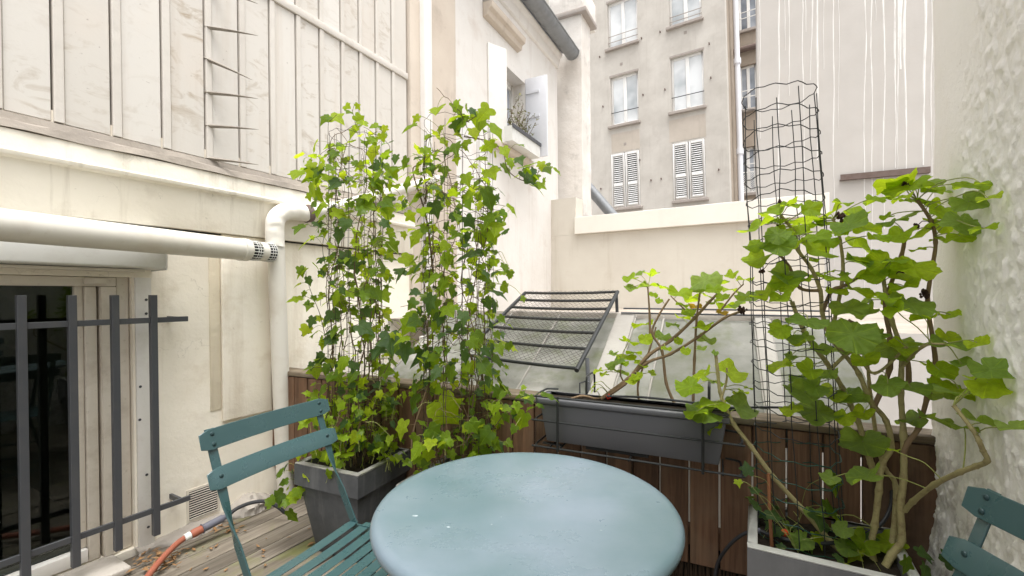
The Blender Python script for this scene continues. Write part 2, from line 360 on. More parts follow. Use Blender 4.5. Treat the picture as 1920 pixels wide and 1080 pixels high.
def glass_roof_mat():
    m = M('grimy_wired_glass', 0.6, 0.25)
    a = m.ramp(m.noise(2.6, 8, 0.7), [(0.28, (0.30, 0.295, 0.265)), (0.5, (0.20, 0.20, 0.175)), (0.75, (0.11, 0.115, 0.08))])
    a = m.mix(m.f(m.noise(6, 6, 0.7), 0.5, 0.68, 0, 0.75), a, (0.11, 0.125, 0.055))
    a = m.mix(m.f(m.noise(45, 4, 0.7), 0.64, 0.76, 0, 0.6), a, (0.06, 0.06, 0.05))
    a = m.mix(m.f(m.noise(2.1, 5, 0.6), 0.58, 0.72, 0, 0.7), a, (0.46, 0.44, 0.40))
    m.base(a); m.rough(m.f(m.noise(4, 5), 0.3, 0.7, 0.5, 0.8)); m.bump(m.noise(30, 4), 0.15, 0.003)
    tr = m.n.new('ShaderNodeBsdfTranslucent'); tr.inputs[0].default_value = (0.35, 0.36, 0.3, 1)
    mx = m.n.new('ShaderNodeMixShader'); mx.inputs[0].default_value = 0.2
    m.l.new(m.p.outputs[0], mx.inputs[1]); m.l.new(tr.outputs[0], mx.inputs[2]); m.l.new(mx.outputs[0], m.n['Material Output'].inputs[0])
    return m.m
MT['roof_glass'] = glass_roof_mat()
def window_glass():
    m = M('window_glass', 0.03, 0.5); m.base((0.9, 0.95, 0.93))
    m.p.inputs['Transmission Weight'].default_value = 0.0
    gl = m.n.new('ShaderNodeBsdfGlossy'); gl.inputs['Roughness'].default_value = 0.02; gl.inputs[0].default_value = (0.95, 0.97, 0.95, 1)
    tp = m.n.new('ShaderNodeBsdfTransparent'); tp.inputs[0].default_value = (0.72, 0.77, 0.74, 1)
    fr = m.n.new('ShaderNodeFresnel'); fr.inputs[0].default_value = 1.42
    mx = m.n.new('ShaderNodeMixShader'); m.l.new(fr.outputs[0], mx.inputs[0]); m.l.new(tp.outputs[0], mx.inputs[1]); m.l.new(gl.outputs[0], mx.inputs[2])
    m.l.new(mx.outputs[0], m.n['Material Output'].inputs[0]); return m.m
MT['glass'] = window_glass()
def far_glass(name, c1, c2):
    m = M(name, 0.06, 0.8)
    m.base(m.ramp(m.noise(0.9, 3, 0.5), [(0.35, c1), (0.65, c2)])); m.rough(0.08); return m.m
MT['far_pane'] = far_glass('curtained_pane', (0.36, 0.39, 0.41), (0.72, 0.74, 0.75))
MT['far_dark'] = far_glass('dark_pane', (0.10, 0.12, 0.15), (0.42, 0.45, 0.5))
MT['drip'] = paint('lime_run', (0.70, 0.68, 0.65), 0.8, 0.2, 0, 0.9, (0.52, 0.495, 0.465), 0.0, 2.0)
MT['litter'] = paint('dry_leaf', (0.26, 0.15, 0.07), 0.8, 0.15, 0, 0.5, (0.12, 0.07, 0.035))
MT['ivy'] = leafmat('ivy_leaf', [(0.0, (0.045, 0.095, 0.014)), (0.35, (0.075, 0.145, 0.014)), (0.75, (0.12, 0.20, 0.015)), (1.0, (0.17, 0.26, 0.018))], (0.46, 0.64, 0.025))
MT['ivy_bright'] = leafmat('sunlit_ivy_leaf', [(0.0, (0.13, 0.22, 0.012)), (0.5, (0.19, 0.29, 0.014)), (1.0, (0.27, 0.36, 0.018))], (0.66, 0.86, 0.02), 0.5)  # brighter copy of the ivy leaf, light from above put into its colour
MT['flash_lead'] = plaster('dull_flashing', (0.36, 0.345, 0.31), (0.26, 0.245, 0.22), (0.25, 0.23, 0.2), 0.6, 0.3, 0.2, 40)
MT['ivy_young'] = leafmat('young_ivy_leaf', [(0.0, (0.22, 0.34, 0.015)), (1.0, (0.36, 0.44, 0.018))], (0.75, 0.88, 0.03))
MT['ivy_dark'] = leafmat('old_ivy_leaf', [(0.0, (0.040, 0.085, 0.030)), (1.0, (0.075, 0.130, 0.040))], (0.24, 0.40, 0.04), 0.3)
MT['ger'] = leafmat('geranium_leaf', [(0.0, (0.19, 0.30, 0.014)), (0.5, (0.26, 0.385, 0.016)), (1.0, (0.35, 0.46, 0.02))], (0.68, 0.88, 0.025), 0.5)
MT['ger_dark'] = leafmat('shaded_geranium_leaf', [(0.0, (0.14, 0.23, 0.04)), (1.0, (0.25, 0.34, 0.08))], (0.54, 0.74, 0.05), 0.5)  # darker copy of the geranium leaf, shade put into its colour
MT['ger_yellow'] = leafmat('yellowing_leaf', [(0.0, (0.40, 0.26, 0.03)), (1.0, (0.30, 0.12, 0.03))], (0.6, 0.35, 0.04), 0.6)
MT['grey_plant'] = leafmat('dry_shrub_leaf', [(0.0, (0.14, 0.12, 0.06)), (1.0, (0.17, 0.22, 0.07))], (0.3, 0.3, 0.1), 0.6)

# ================================================================== large structure
def holes_wall(mb, x0, x1, z0, z1, holes, y0, y1):
    xs = sorted({x0, x1, *[h[0] for h in holes], *[h[1] for h in holes]}); zs = sorted({z0, z1, *[h[2] for h in holes], *[h[3] for h in holes]})
    xs = [x for x in xs if x0 <= x <= x1]; zs = [z for z in zs if z0 <= z <= z1]
    for i in range(len(xs)-1):
        for j in range(len(zs)-1):
            cx, cz = (xs[i]+xs[i+1])/2, (zs[j]+zs[j+1])/2
            if not any(h[0] < cx < h[1] and h[2] < cz < h[3] for h in holes): mb.box(xs[i], xs[i+1], y0, y1, zs[j], zs[j+1])
    return mb

FENCE_A = Vector((-1.45, 2.80, 0)); FENCE_B = Vector((1.395, 1.50, 0))
LW = Frame(FENCE_A, (0.565, 1), 0.012)               # wall on the left of the terrace
HW = Frame((-0.70, 4.12), (0.518, 1), 0.023)         # white house further on
RWF = Frame(FENCE_B, (-0.565, -1))                   # rough wall on the right, x runs towards the viewer
_p = P(1290, 550, 15.2); BBF = Frame(_p, (1, -0.675), 0.026)
_p = P(1420, 550, 9.0); DWF = Frame(_p, (1, -0.475))
_p = P(1047, 550, 6.5); LOF = Frame(_p, (1, -0.639))
FP = Frame(FENCE_A, FENCE_B - FENCE_A)               # the fence line

# ground of the courtyard, far below and beyond the terrace
g = MB().add([(-300, -300, -3.0), (300, -300, -3.0), (300, 300, -3.0), (-300, 300, -3.0)], [(0, 1, 2, 3)]).build('ground', MT['ground'], smooth=0)
g['kind'] = 'structure'

# terrace deck: boards along the left wall
deck = thing('terrace_deck', '', '', LW, (0, 0, 0), kind='structure')
B(-4.6, 0.05, -3.25, 0.02, -0.16, -0.034).build('joist_frame', MT['dark'], deck, smooth=0)
bw = 0.118
for i in range(27):
    y1 = -0.012 - i * bw; y0 = y1 - bw + 0.007
    def xe(y):   # where the board meets the fence line
        p0 = LW.loc(FENCE_A); p1 = LW.loc(FENCE_B); t = (y - p0.y) / (p1.y - p0.y); return p0.x + (p1.x - p0.x) * t + 0.05
    xa = -4.6 + 0.02 * random.random(); dz = random.uniform(-0.002, 0.002)
    lo = [(xa, y0, -0.03), (xe(y0), y0, -0.03), (xe(y1), y1, -0.03), (xa, y1, -0.03)]
    hi = [(a, b, dz) for a, b, _ in lo]
    MB().hexa(lo, hi).build('deck_board', MT['deck'], deck, bevel=0.002, seg=1)

# ------------------------------------------------------------------ house on the left
house = thing('panelled_house', 'cream house wall with tall marbled panels above a weathered ledge, left of the terrace', 'house', LW, (-0.5, 0, 0))
xe_ = LW.x(766, 300)
xr = LW.x(251, 800); zt = LW.z(200, 519)
zP = LW.z(300, 277); zg = LW.z(300, 301, -0.07); zlip = LW.z(300, 338, -0.08); zf = LW.z(300, 424, -0.05)
mb = MB(); holes_wall(mb, -3.6, xe_, -0.4, zP + 0.05, [(-2.9, xr, 0.03, zt)], 0.0, 0.30)
mb.build('lower_wall', MT['cream'], house, smooth=0)
B(-3.6, xe_, 0.02, 0.30, zP + 0.05, 4.6).build('upper_wall', MT['dark'], house, smooth=0)
MB().profile([(0.0, zf), (-0.045, zf), (-0.05, zlip - 0.012), (-0.078, zlip - 0.006), (-0.082, zlip + 0.012), (-0.068, zlip + 0.02), (-0.064, zg), (0.0, zg)], -3.6, xe_).build('cornice', MT['cornice'], house, bevel=0.003)
B(-3.6, xe_, -0.010, 0.0, zf - 0.009, zf - 0.0005).build('gap_shade_strip', MT['dark'], house, smooth=0)  # solid dark strip standing for the shade in the gap under the frieze
# crumbling weathered band over the cornice
mb = MB(); n = 130; xa, xb = -3.6, xe_
for i in range(n):
    u0 = xa + (xb - xa) * i / n; u1 = xa + (xb - xa) * (i + 1) / n
    def prof(u):
        a = noise.noise((u * 9, 0.3, 1)) * 0.010; b = noise.noise((u * 17, 2.3, 5)) * 0.008; c = noise.noise((u * 6, 7.3, 2)) * 0.007
        return [(0.0, zg + 0.002), (-0.073 + b, zg + 0.002 + c), (-0.058 + a, zg + 0.035 + b), (-0.030 + a, zg + 0.045), (-0.018 + b, zP - 0.006 + c * 0.5), (0.0, zP)]
    p, q = prof(u0), prof(u1); b0 = len(mb.v)
    mb.add([(u0, y, z) for y, z in p] + [(u1, y, z) for y, z in q], [(k, k + 6, k + 7, k + 1) for k in range(5)])
mb.build('ledge', MT['flash'], house, smooth=30)
joints = [-165, -20, 97, 207.5, 302, 383, 447, 504.5, 554, 598, 638, 672, 703, 733, 762]
xj = [LW.x(p, 200) for p in joints]
zb1 = LW.z(640, 79); zb2 = zb1 + 0.05
for i in range(len(xj) - 1):
    a, b = xj[i], xj[i + 1]; bwid = (b - a) * 0.17
    for z0, z1 in ((zP + 0.001, zb1 - 0.002), (zb2 + 0.002, 4.55)):
        B(a + bwid + 0.006, b - 0.004, -0.006, 0.02, z0, z1).build('wall_panel', MT['panel'], house, bevel=0.002, seg=1)
    B(a + 0.004, a + bwid + 0.003, -0.016, 0.02, zP + 0.001, zb1 - 0.002).build('cover_strip', MT['batten'], house, bevel=0.002, seg=1)
    B(a + 0.004, a + bwid + 0.003, -0.016, 0.02, zb2 + 0.002, 4.55).build('cover_strip', MT['batten'], house, bevel=0.002, seg=1)
B(xj[0], xj[-1], -0.022, 0.02, zb1, zb2).build('cross_strip', MT['batten'], house, bevel=0.003)
# flat band standing on the plaster, with the dirty groove beside it
px0, px1 = LW.x(413, 600), LW.x(506, 600)
B(px0, px1, -0.022, 0.0, LW.z(460, 782, -0.02), zf - 0.001).build('plaster_band', MT['cream'], house, bevel=0.012, seg=3)
gx0, gx1 = LW.x(392, 600), LW.x(413, 600) - 0.002
B(gx0, gx1, -0.006, 0.0, LW.z(400, 770), zf - 0.001).build('groove_strip', MT['groove'], house, bevel=0.003)
# far end of the panelled wall: pier strips of different depths
a, b, c, d = xe_, LW.x(784, 250), LW.x(798, 250), LW.x(822, 250)
B(a, b, -0.03, 0.30, -0.4, 4.6).build('corner_pier', MT['pier'], house, bevel=0.006)
B(b, c, -0.09, 0.30, -0.4, 4.6).build('corner_strip', MT['white_house'], house, bevel=0.02, seg=3)
B(c, d + 0.25, -0.02, 0.30, -0.4, 4.6).build('corner_infill', MT['pier'], house, bevel=0.006)
# window: frame pieces, pane, dim room behind, stone sill, roller shutter box
win = B(LW.x(152, 800), LW.x(168, 800), 0.05, 0.10, 0.10, zt - 0.04).build('window_frame', MT['frame_wood'], house, bevel=0.004)
for nm, p0, p1, ya, yb in (('frame_stile', 169, 191, 0.035, 0.10), ('frame_stile', 196, 224, 0.012, 0.10), ('frame_stile', 226, 249, 0.024, 0.10)):
    B(LW.x(p0, 800), LW.x(p1, 800), ya, yb, 0.035, zt - 0.045 if p0 < 226 else zt).build(nm, MT['frame_wood'], win, LW, bevel=0.004)
B(-2.9, LW.x(224, 800), 0.012, 0.10, zt - 0.044, zt - 0.002).build('frame_head', MT['frame_wood'], win, LW, bevel=0.004)
B(-2.9, LW.x(168, 800) - 0.001, 0.03, 0.10, 0.04, 0.098).build('bottom_rail', MT['white'], win, LW, bevel=0.004)
B(-2.9, LW.x(151, 800), 0.07, 0.074, 0.10, zt - 0.046).build('pane', MT['glass'], win, LW, smooth=0)
B(LW.x(157, 500, 0.0), LW.x(200, 500, 0.0), -0.004, 0.010, zt - 0.034, zt - 0.008).build('hinge_plate', MT['frame_wood'], win, LW, bevel=0.002)
rm = MB(); x0, x1, y0, y1, z0, z1 = -2.9, xr, 0.13, 2.6, 0.02, 2.3
rm.add([(x0,y0,z0),(x1,y0,z0),(x1,y1,z0),(x0,y1,z0),(x0,y0,z1),(x1,y0,z1),(x1,y1,z1),(x0,y1,z1)], [(0,1,2,3),(4,5,6,7),(1,2,6,5),(2,3,7,6),(3,0,4,7)])
rm.build('room_lining', MT['room'], house, smooth=0)
bd = B(LW.x(255, 800), LW.x(285, 800), -0.014, 0.0, LW.z(268, 1032), zt).build('jamb_board', MT['white'], house, bevel=0.002)
for qx, qy in ((274, 562), (274, 588), (263, 725), (262, 787), (275, 890), (278, 988)):
    x, z = LW.px(qx, qy, -0.014); MB().lathe([(0, 0.0), (0.006, 0.0), (0.0065, 0.002), (0, 0.0021)], n=10)
    m_ = MB(); vs = []
    for j in range(10):
        t = 2 * math.pi * j / 10; vs.append((x + 0.0065 * math.cos(t), -0.0155, z + 0.0065 * math.sin(t)))
    m_.add(vs + [(x, -0.0165, z)], [(j, (j + 1) % 10, 10) for j in range(10)]); m_.build('screw', MT['bars'], bd, LW)
sb_z = LW.z(150, 497.5, -0.15); sb_x = LW.x(311, 490, -0.15)
sbx = MB().profile([(0.0, sb_z - 0.004), (-0.145, sb_z), (-0.15, sb_z + 0.006), (-0.15, sb_z + 0.165), (0.0, sb_z + 0.20)], -2.95, sb_x).build('shutter_box', MT['box_metal'], house, bevel=0.003)
B(-2.95, sb_x - 0.06, -0.09, -0.015, sb_z - 0.017, sb_z - 0.005).build('guide_slot', MT['frame_wood'], sbx, LW)
MB().profile([(0.004, sb_z - 0.010), (-0.149, sb_z - 0.006), (-0.154, sb_z + 0.006), (-0.154, sb_z + 0.168), (0.0, sb_z + 0.206)], sb_x, sb_x + 0.006).build('end_cap', MT['box_metal'], sbx, LW, bevel=0.002)
sx = LW.x(245, 1042, -0.16)
B(-3.0, sx, -0.17, 0.03, 0.002, 0.036).build('stone_sill', MT['stone_sill'], house, bevel=0.008, seg=3)
# vent grille low in the wall
vx0, vx1 = LW.x(354, 945), LW.x(407, 930); vz0, vz1 = LW.z(380, 966), LW.z(380, 914)
vg = MB().box(vx0 - 0.012, vx1 + 0.012, -0.004, 0.0, vz0 - 0.012, vz0).box(vx0 - 0.012, vx1 + 0.012, -0.004, 0.0, vz1, vz1 + 0.012).box(vx0 - 0.012, vx0, -0.004, 0.0, vz0, vz1).box(vx1, vx1 + 0.012, -0.004, 0.0, vz0, vz1)
vg = vg.build('vent_grille', MT['frame_wood'], house)
B(vx0, vx1, -0.002, 0.0, vz0, vz1).build('vent_back', MT['dark'], vg, LW)
nv = 12
for i in range(nv):
    z = vz0 + (vz1 - vz0) * (i + 0.5) / nv
    MB().hexa([(vx0, -0.006, z - 0.0008), (vx1, -0.006, z - 0.0008), (vx1, -0.006, z + 0.002), (vx0, -0.006, z + 0.002)], [(vx0, -0.009, z - 0.002), (vx1, -0.009, z - 0.002), (vx1, -0.009, z + 0.0012), (vx0, -0.009, z + 0.0012)]).build('vent_slat', MT['frame_wood'], vg, LW)
# rough mortar fillet along the foot of the wall
mb = MB(); n = 150; xa, xb = LW.x(252, 1030), LW.x(505, 940); K = 9
for i in range(n + 1):
    u = xa + (xb - xa) * i / n
    f = (u - xa) / (xb - xa)
    big = max(0.0, 1 - abs(f - 0.80) / 0.17); mid = max(0.0, 1 - abs(f - 0.36) / 0.26)
    h = 0.030 + 0.06 * math.sqrt(big) + 0.012 * mid + 0.012 * noise.noise((u * 11, 1, 1)); w_ = 0.05 + 0.075 * math.sqrt(big) + 0.05 * mid + 0.018 * noise.noise((u * 8, 4, 1))
    for j in range(K):
        t = j / (K - 1) * math.pi / 2
        r = 1 + 0.16 * noise.noise((u * 24, j * 0.7, 3)) + 0.07 * noise.noise((u * 70, j * 2.1, 8))
        mb.v.append((u, 0.01 - (w_ + 0.01) * math.cos(t) ** 0.7 * r, (h * math.sin(t) ** 0.8) * r + 0.001))
for i in range(n):
    for j in range(K - 1): mb.f.append((i*K + j, (i+1)*K + j, (i+1)*K + j + 1, i*K + j + 1))
mb.build('mortar_fillet', MT['concrete'], house, smooth=60)
# iron spikes fixed one above another to a cover strip
for (ax, ay, bx, by) in ((434, -3, 483, 7), (388, 49, 484, 67), (388, 108, 473, 150), (388, 172, 484, 185), (390, 235, 485, 243), (390, 296, 485, 309)):
    x0_, z0_ = LW.px(ax, ay, -0.02); r0 = LW.w((x0_ - LW.k * (z0_ - CAM_Z), 0.0, z0_)); tip = P(bx, by, 2.52 if by != 150 else 2.48)
    r0 = LW.loc(r0); tp = LW.loc(tip)
    if ax == 434: r0 = r0 + Vector((-0.12, 0, 0.01))
    m_ = MB(); ns = 7; d_ = (tp - r0); side = d_.cross(Vector((0, 0, 1))).normalized()
    for i in range(ns + 1):
        t = i / ns; c_ = r0 + d_ * t + Vector((0, 0, 0.003 * math.sin(t * 3.1))); hw = 0.014 * (1 - t) ** 0.6 + 0.0008; hh = 0.0105 * (1 - t) ** 0.7 + 0.0008
        for sx_, sz_ in ((-1, 0), (0, 1), (1, 0), (0, -1)):
            q = c_ + side * (sx_ * hw) + Vector((0, 0, sz_ * hh)); m_.v.append((q.x + LW.k * (q.z - CAM_Z), q.y, q.z))
    for i in range(ns):
        for j in range(4): m_.f.append((i*4 + j, i*4 + (j+1) % 4, (i+1)*4 + (j+1) % 4, (i+1)*4 + j))
    m_.f.append((3, 2, 1, 0)); m_.f.append((ns*4, ns*4+1, ns*4+2, ns*4+3)); m_.build('iron_spike', MT['spike'], house, smooth=20)

# ------------------------------------------------------------------ white house with the gutter
wh = thing('white_house', 'white rendered house with a zinc gutter, behind the ivy', 'house', HW, (1.5, 0, -2))
hx1 = HW.x(1046, 330); ztop = HW.z(1042, 108)
wa, wb = HW.x(915, 170), HW.x(985, 200); wz0, wz1 = HW.z(962, 288), HW.z(957, 131)
ua, ub = HW.x(905, 30), HW.x(974, 40); uz0 = HW.z(947, 50); uz1 = uz0 + 1.15
mb = holes_wall(MB(), -0.25, hx1, -3.0, ztop, [(wa, wb, wz0, wz1), (ua, ub, uz0, ztop - 0.25)], 0.0, 0.30)
mb.build('house_wall', MT['white_house'], wh, smooth=0)
for (a, b, z0, z1) in ((wa, wb, wz0, wz1), (ua, ub, uz0, ztop - 0.25)):
    f = MB().box(a, a + 0.07, 0.17, 0.23, z0, z1).box(b - 0.07, b, 0.17, 0.23, z0, z1).box(a + 0.07, b - 0.07, 0.17, 0.23, z1 - 0.08, z1).box(a + 0.07, b - 0.07, 0.17, 0.23, z0, z0 + 0.08)
    m_ = (a + b) / 2; f.box(m_ - 0.04, m_ + 0.04, 0.165, 0.235, z0 + 0.08, z1 - 0.08)
    f = f.build('window', MT['white'], wh, bevel=0.006)
    B(a + 0.07, m_ - 0.04, 0.195, 0.2, z0 + 0.08, z1 - 0.08).build('pane', MT['far_dark'], f, HW, smooth=0)
    B(m_ + 0.04, b - 0.07, 0.195, 0.2, z0 + 0.08, z1 - 0.08).build('pane', MT['far_dark'], f, HW, smooth=0)
MB().profile([(0.0, uz0 - 0.16), (-0.06, uz0 - 0.14), (-0.07, uz0 - 0.09), (-0.11, uz0 - 0.07), (-0.12, uz0 - 0.005), (0.0, uz0)], HW.x(905, 25), HW.x(984, 95, -0.1)).build('window_sill', MT['pier'], wh, bevel=0.006)
B(wa, wb + 0.05, -0.09, 0.0, wz0 - 0.07, wz0).build('window_sill', MT['pier'], wh, bevel=0.008)
MB().profile([(0, ztop), (0, ztop - 0.16), (-0.035, ztop - 0.14), (-0.05, ztop - 0.03), (-0.09, ztop + 0.02), (-0.09, ztop + 0.05), (0.3, ztop + 0.05), (0.3, ztop)], -0.25, hx1).build('eaves_cornice', MT['white_house'], wh, bevel=0.006)
MB().hexa([(-0.25, -0.10, ztop + 0.055), (hx1, -0.10, ztop + 0.055), (hx1, 4, ztop + 2.4), (-0.25, 4, ztop + 2.4)], [(-0.25, -0.10, ztop + 0.09), (hx1, -0.10, ztop + 0.09), (hx1, 4, ztop + 2.45), (-0.25, 4, ztop + 2.45)]).build('roof', MT['zinc'], wh, smooth=0)
gu = MB(); gy, gz, gr = -0.20, ztop + 0.10, 0.105; N = 14
def gutter_ring(x, r): return [(x, gy + r * math.cos(math.pi + math.pi * j / N * 1.0), gz + r * math.sin(math.pi + math.pi * j / N)) for j in range(N + 1)]
xs_ = [-0.25 + (hx1 + 0.12 + 0.25) * i / 8 for i in range(9)]
for i, x in enumerate(xs_): gu.v += gutter_ring(x, gr) + gutter_ring(x, gr - 0.006)
st_ = 2 * (N + 1)
for i in range(8):
    for j in range(N):
        gu.f.append((i*st_ + j, (i+1)*st_ + j, (i+1)*st_ + j + 1, i*st_ + j + 1)); gu.f.append((i*st_ + N + 1 + j, i*st_ + N + 2 + j, (i+1)*st_ + N + 2 + j, (i+1)*st_ + N + 1 + j))
gut = gu.build('gutter', MT['zinc'], wh, smooth=50)
ec = MB().add(gutter_ring(hx1 + 0.12, gr + 0.004) + gutter_ring(hx1 + 0.126, gr + 0.004), [tuple(range(N + 1)), tuple(range(2*N + 1, N, -1))] + [(j, j + N + 1, j + N + 2, j + 1) for j in range(N)]); ec.build('gutter_end', MT['zinc'], gut, HW)
MB().tube([(-0.25, gy - gr, gz), (hx1 + 0.12, gy - gr, gz)], 0.013, 8).build('gutter_bead', MT['zinc'], gut, HW)
for x in (1.0, 1.62, 2.2, 2.75):
    if x < hx1: MB().add(gutter_ring(x, gr + 0.005) + gutter_ring(x + 0.03, gr + 0.005), [(j, j + N + 1, j + N + 2, j + 1) for j in range(N)]).build('gutter_seam', MT['zinc'], gut, HW)
# shutters of the lower window
sh0, sh1 = HW.z(1004, 299, -0.1), HW.z(1004, 152, -0.1)
sh = MB().box(wb - 0.005, wb + 0.025, -0.30, -0.004, sh0, sh1).build('shutter', MT['shutter_blue'], wh, bevel=0.004)
for z in (sh0 + 0.15, (sh0 + sh1) / 2, sh1 - 0.2): B(wb - 0.018, wb - 0.006, -0.20, -0.02, z, z + 0.03).build('shutter_strap', MT['shutter_blue'], sh, HW)
lz0, lz1 = HW.z(915, 262), HW.z(915, 82)
q0, q1 = Vector((wa - 0.02, -0.02, 0)), Vector((wa + 0.20, -0.13, 0)); nn = Vector((-(q1 - q0).y, (q1 - q0).x, 0)).normalized() * 0.03
MB().prism_z([(q0.x, q0.y), (q1.x, q1.y), (q1.x + nn.x, q1.y + nn.y), (q0.x + nn.x, q0.y + nn.y)], lz0, lz1).build('shutter', MT['white'], wh, bevel=0.004)

# flower box on its sill, and the twiggy plant growing in it
fb = thing('flower_box', 'grey flower box on the window sill of the white house', 'flower box', HW, (wa + 0.4, -0.1, wz0))
fx0, fx1 = wa + 0.16, wb - 0.03
mb = MB().box(fx0, fx1, -0.215, -0.2, wz0 + 0.002, wz0 + 0.17).box(fx0, fx1, -0.025, -0.01, wz0 + 0.002, wz0 + 0.17).box(fx0, fx0 + 0.015, -0.2, -0.025, wz0 + 0.002, wz0 + 0.17).box(fx1 - 0.015, fx1, -0.2, -0.025, wz0 + 0.002, wz0 + 0.17).box(fx0 + 0.015, fx1 - 0.015, -0.2, -0.025, wz0 + 0.002, wz0 + 0.02)
mb.build('box', MT['box_metal'], fb); MB().box(fx0 - 0.01, fx1 + 0.01, -0.228, -0.216, wz0 + 0.145, wz0 + 0.185).build('box_rim', MT['bars'], fb)
B(fx0 + 0.015, fx1 - 0.015, -0.2, -0.025, wz0 + 0.02, wz0 + 0.14).build('soil', MT['soil'], fb)

# ------------------------------------------------------------------ chimney stack at the end of the white house
ch = thing('chimney_stack', 'tall peeling chimney stack at the far end of the white house', 'chimney', HW, (hx1 + 0.4, -0.1, -2))
cz = HW.z(1065, 38, -0.1)
cx0 = hx1 + 0.16
mb = MB(); nz = 60; ring_ = []
for i in range(nz + 1):
    z = -3.0 + (cz + 3.0) * i / nz; w2 = 0.010 * noise.noise((1, z * 3, 4))
    t = 0.05 * max(0, (1.5 - (z - 1.5)) / 3)
    poly = [(cx0, -0.33 - t * 0.6 + w2), (cx0 + 0.42, -0.33 - t * 0.6 + w2), (cx0 + 0.42, 0.25), (cx0, 0.25)]
    mb.v += [(x, y, z) for x, y in poly]
for i in range(nz):
    for j in range(4): mb.f.append((i*4 + j, i*4 + (j+1) % 4, (i+1)*4 + (j+1) % 4, (i+1)*4 + j))
mb.build('stack', MT['chimney'], ch, smooth=0)
B(cx0 - 0.06, cx0 + 0.50, -0.42, 0.3, cz, cz + 0.07).build('cap_slab', MT['sill_grey'], ch, bevel=0.01)
B(cx0 + 0.02, cx0 + 0.7, -0.34, 0.2, cz + 0.072, cz + 0.5).build('upper_stack', MT['chimney'], ch, bevel=0.01)

# ------------------------------------------------------------------ low wall with a pale coping across the courtyard
lo_ = thing('courtyard_wall', 'smooth cream courtyard wall with a white coping, behind the glass roof', 'wall', LOF, (2, 0, -2))
lx1 = LOF.x(1546, 400); cpz0, cpz1 = LOF.z(1240, 427, -0.06), LOF.z(1240, 391.5, -0.06)
B(-0.12, lx1, 0.0, 0.28, -3.0, cpz0 + 0.002).build('wall_body', MT['low_wall'], lo_, smooth=0)
B(LOF.x(1077, 420, -0.06), lx1 + 0.04, -0.06, 0.32, cpz0 + 0.004, cpz1).build('coping', MT['coping'], lo_, bevel=0.004, seg=1)
B(-0.12, LOF.x(1076, 420, -0.06), 0.0, 0.24, cpz0 + 0.004, LOF.z(1060, 372)).build('wall_end', MT['low_wall'], lo_)

# ------------------------------------------------------------------ tall building at the back
bb = thing('apartment_building', 'tall beige apartment building with windows and white louvred shutters, at the back of the courtyard', 'building', BBF, (0, 0, -3))
bx0, bx1 = BBF.x(985, 200), BBF.x(1364, 200)
W = [(1139, 1195, -3, 85, 1167, 1), (1145, 1197, 139, 232, 1171, 1), (1254, 1315, -30, 43, 1285, 1), (1258, 1320, 101, 205, 1289, 1)]
S = [(1147, 1200, 285, 389, 1173), (1262, 1323, 264, 374, 1292)]
holes = []
for a, b, t, bt, c, _ in W: holes.append((BBF.x(a, (t + bt) / 2), BBF.x(b, (t + bt) / 2), BBF.z(c, bt), BBF.z(c, t)))
for a, b, t, bt, c in S: holes.append((BBF.x(a, (t + bt) / 2), BBF.x(b, (t + bt) / 2), BBF.z(c, bt), BBF.z(c, t)))
# a storey above, outside the picture
sh_ = holes[0][2] - holes[1][2]
mb = holes_wall(MB(), bx0, bx1, -3.0, 14.0, holes, 0.0, 0.35); mb.build('facade', MT['back'], bb, smooth=0)
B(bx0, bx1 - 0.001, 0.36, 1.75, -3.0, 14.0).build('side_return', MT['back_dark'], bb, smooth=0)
for i, (x0, x1, z0, z1) in enumerate(holes[:4]):
    t = 0.075; c = (x0 + x1) / 2; yy = 0.10
    f = MB().box(x0, x0 + t, yy, yy + 0.07, z0, z1).box(x1 - t, x1, yy, yy + 0.07, z0, z1).box(x0 + t, x1 - t, yy, yy + 0.07, z1 - t, z1).box(x0 + t, x1 - t, yy, yy + 0.07, z0, z0 + 0.10).box(c - 0.06, c + 0.06, yy - 0.012, yy + 0.06, z0 + 0.10, z1 - t)
    f = f.build('window', MT['back_white'], bb, bevel=0.008, seg=1)
    for a, b in ((x0 + t, c - 0.06), (c + 0.06, x1 - t)): B(a, b, yy + 0.03, yy + 0.04, z0 + 0.1, z1 - t).build('pane', MT['far_pane'], f, BBF, smooth=0)
    MB().tube([(x0, 0.03, z0 + (z1 - z0) * 0.27), (x1, 0.03, z0 + (z1 - z0) * 0.27)], 0.014, 6).build('guard_rail', MT['black_wire'] if i % 2 else MT['sill_grey'], f, BBF)
    if i in (0, 2): MB().tube([(x0, 0.03, z0 + (z1 - z0) * 0.14), (x1, 0.03, z0 + (z1 - z0) * 0.14)], 0.014, 6).build('guard_rail', MT['sill_grey'], f, BBF)
    B(x0 - 0.10, x1 + 0.06, -0.12, 0.08, z0 - 0.10, z0 - 0.002).build('window_sill', MT['sill_grey'], bb, bevel=0.012, seg=1)
    B(x0 - 0.03, x1 + 0.03, -0.015, 0.02, z1 + 0.002, z1 + 0.07).build('lintel', MT['sill_grey'], bb)
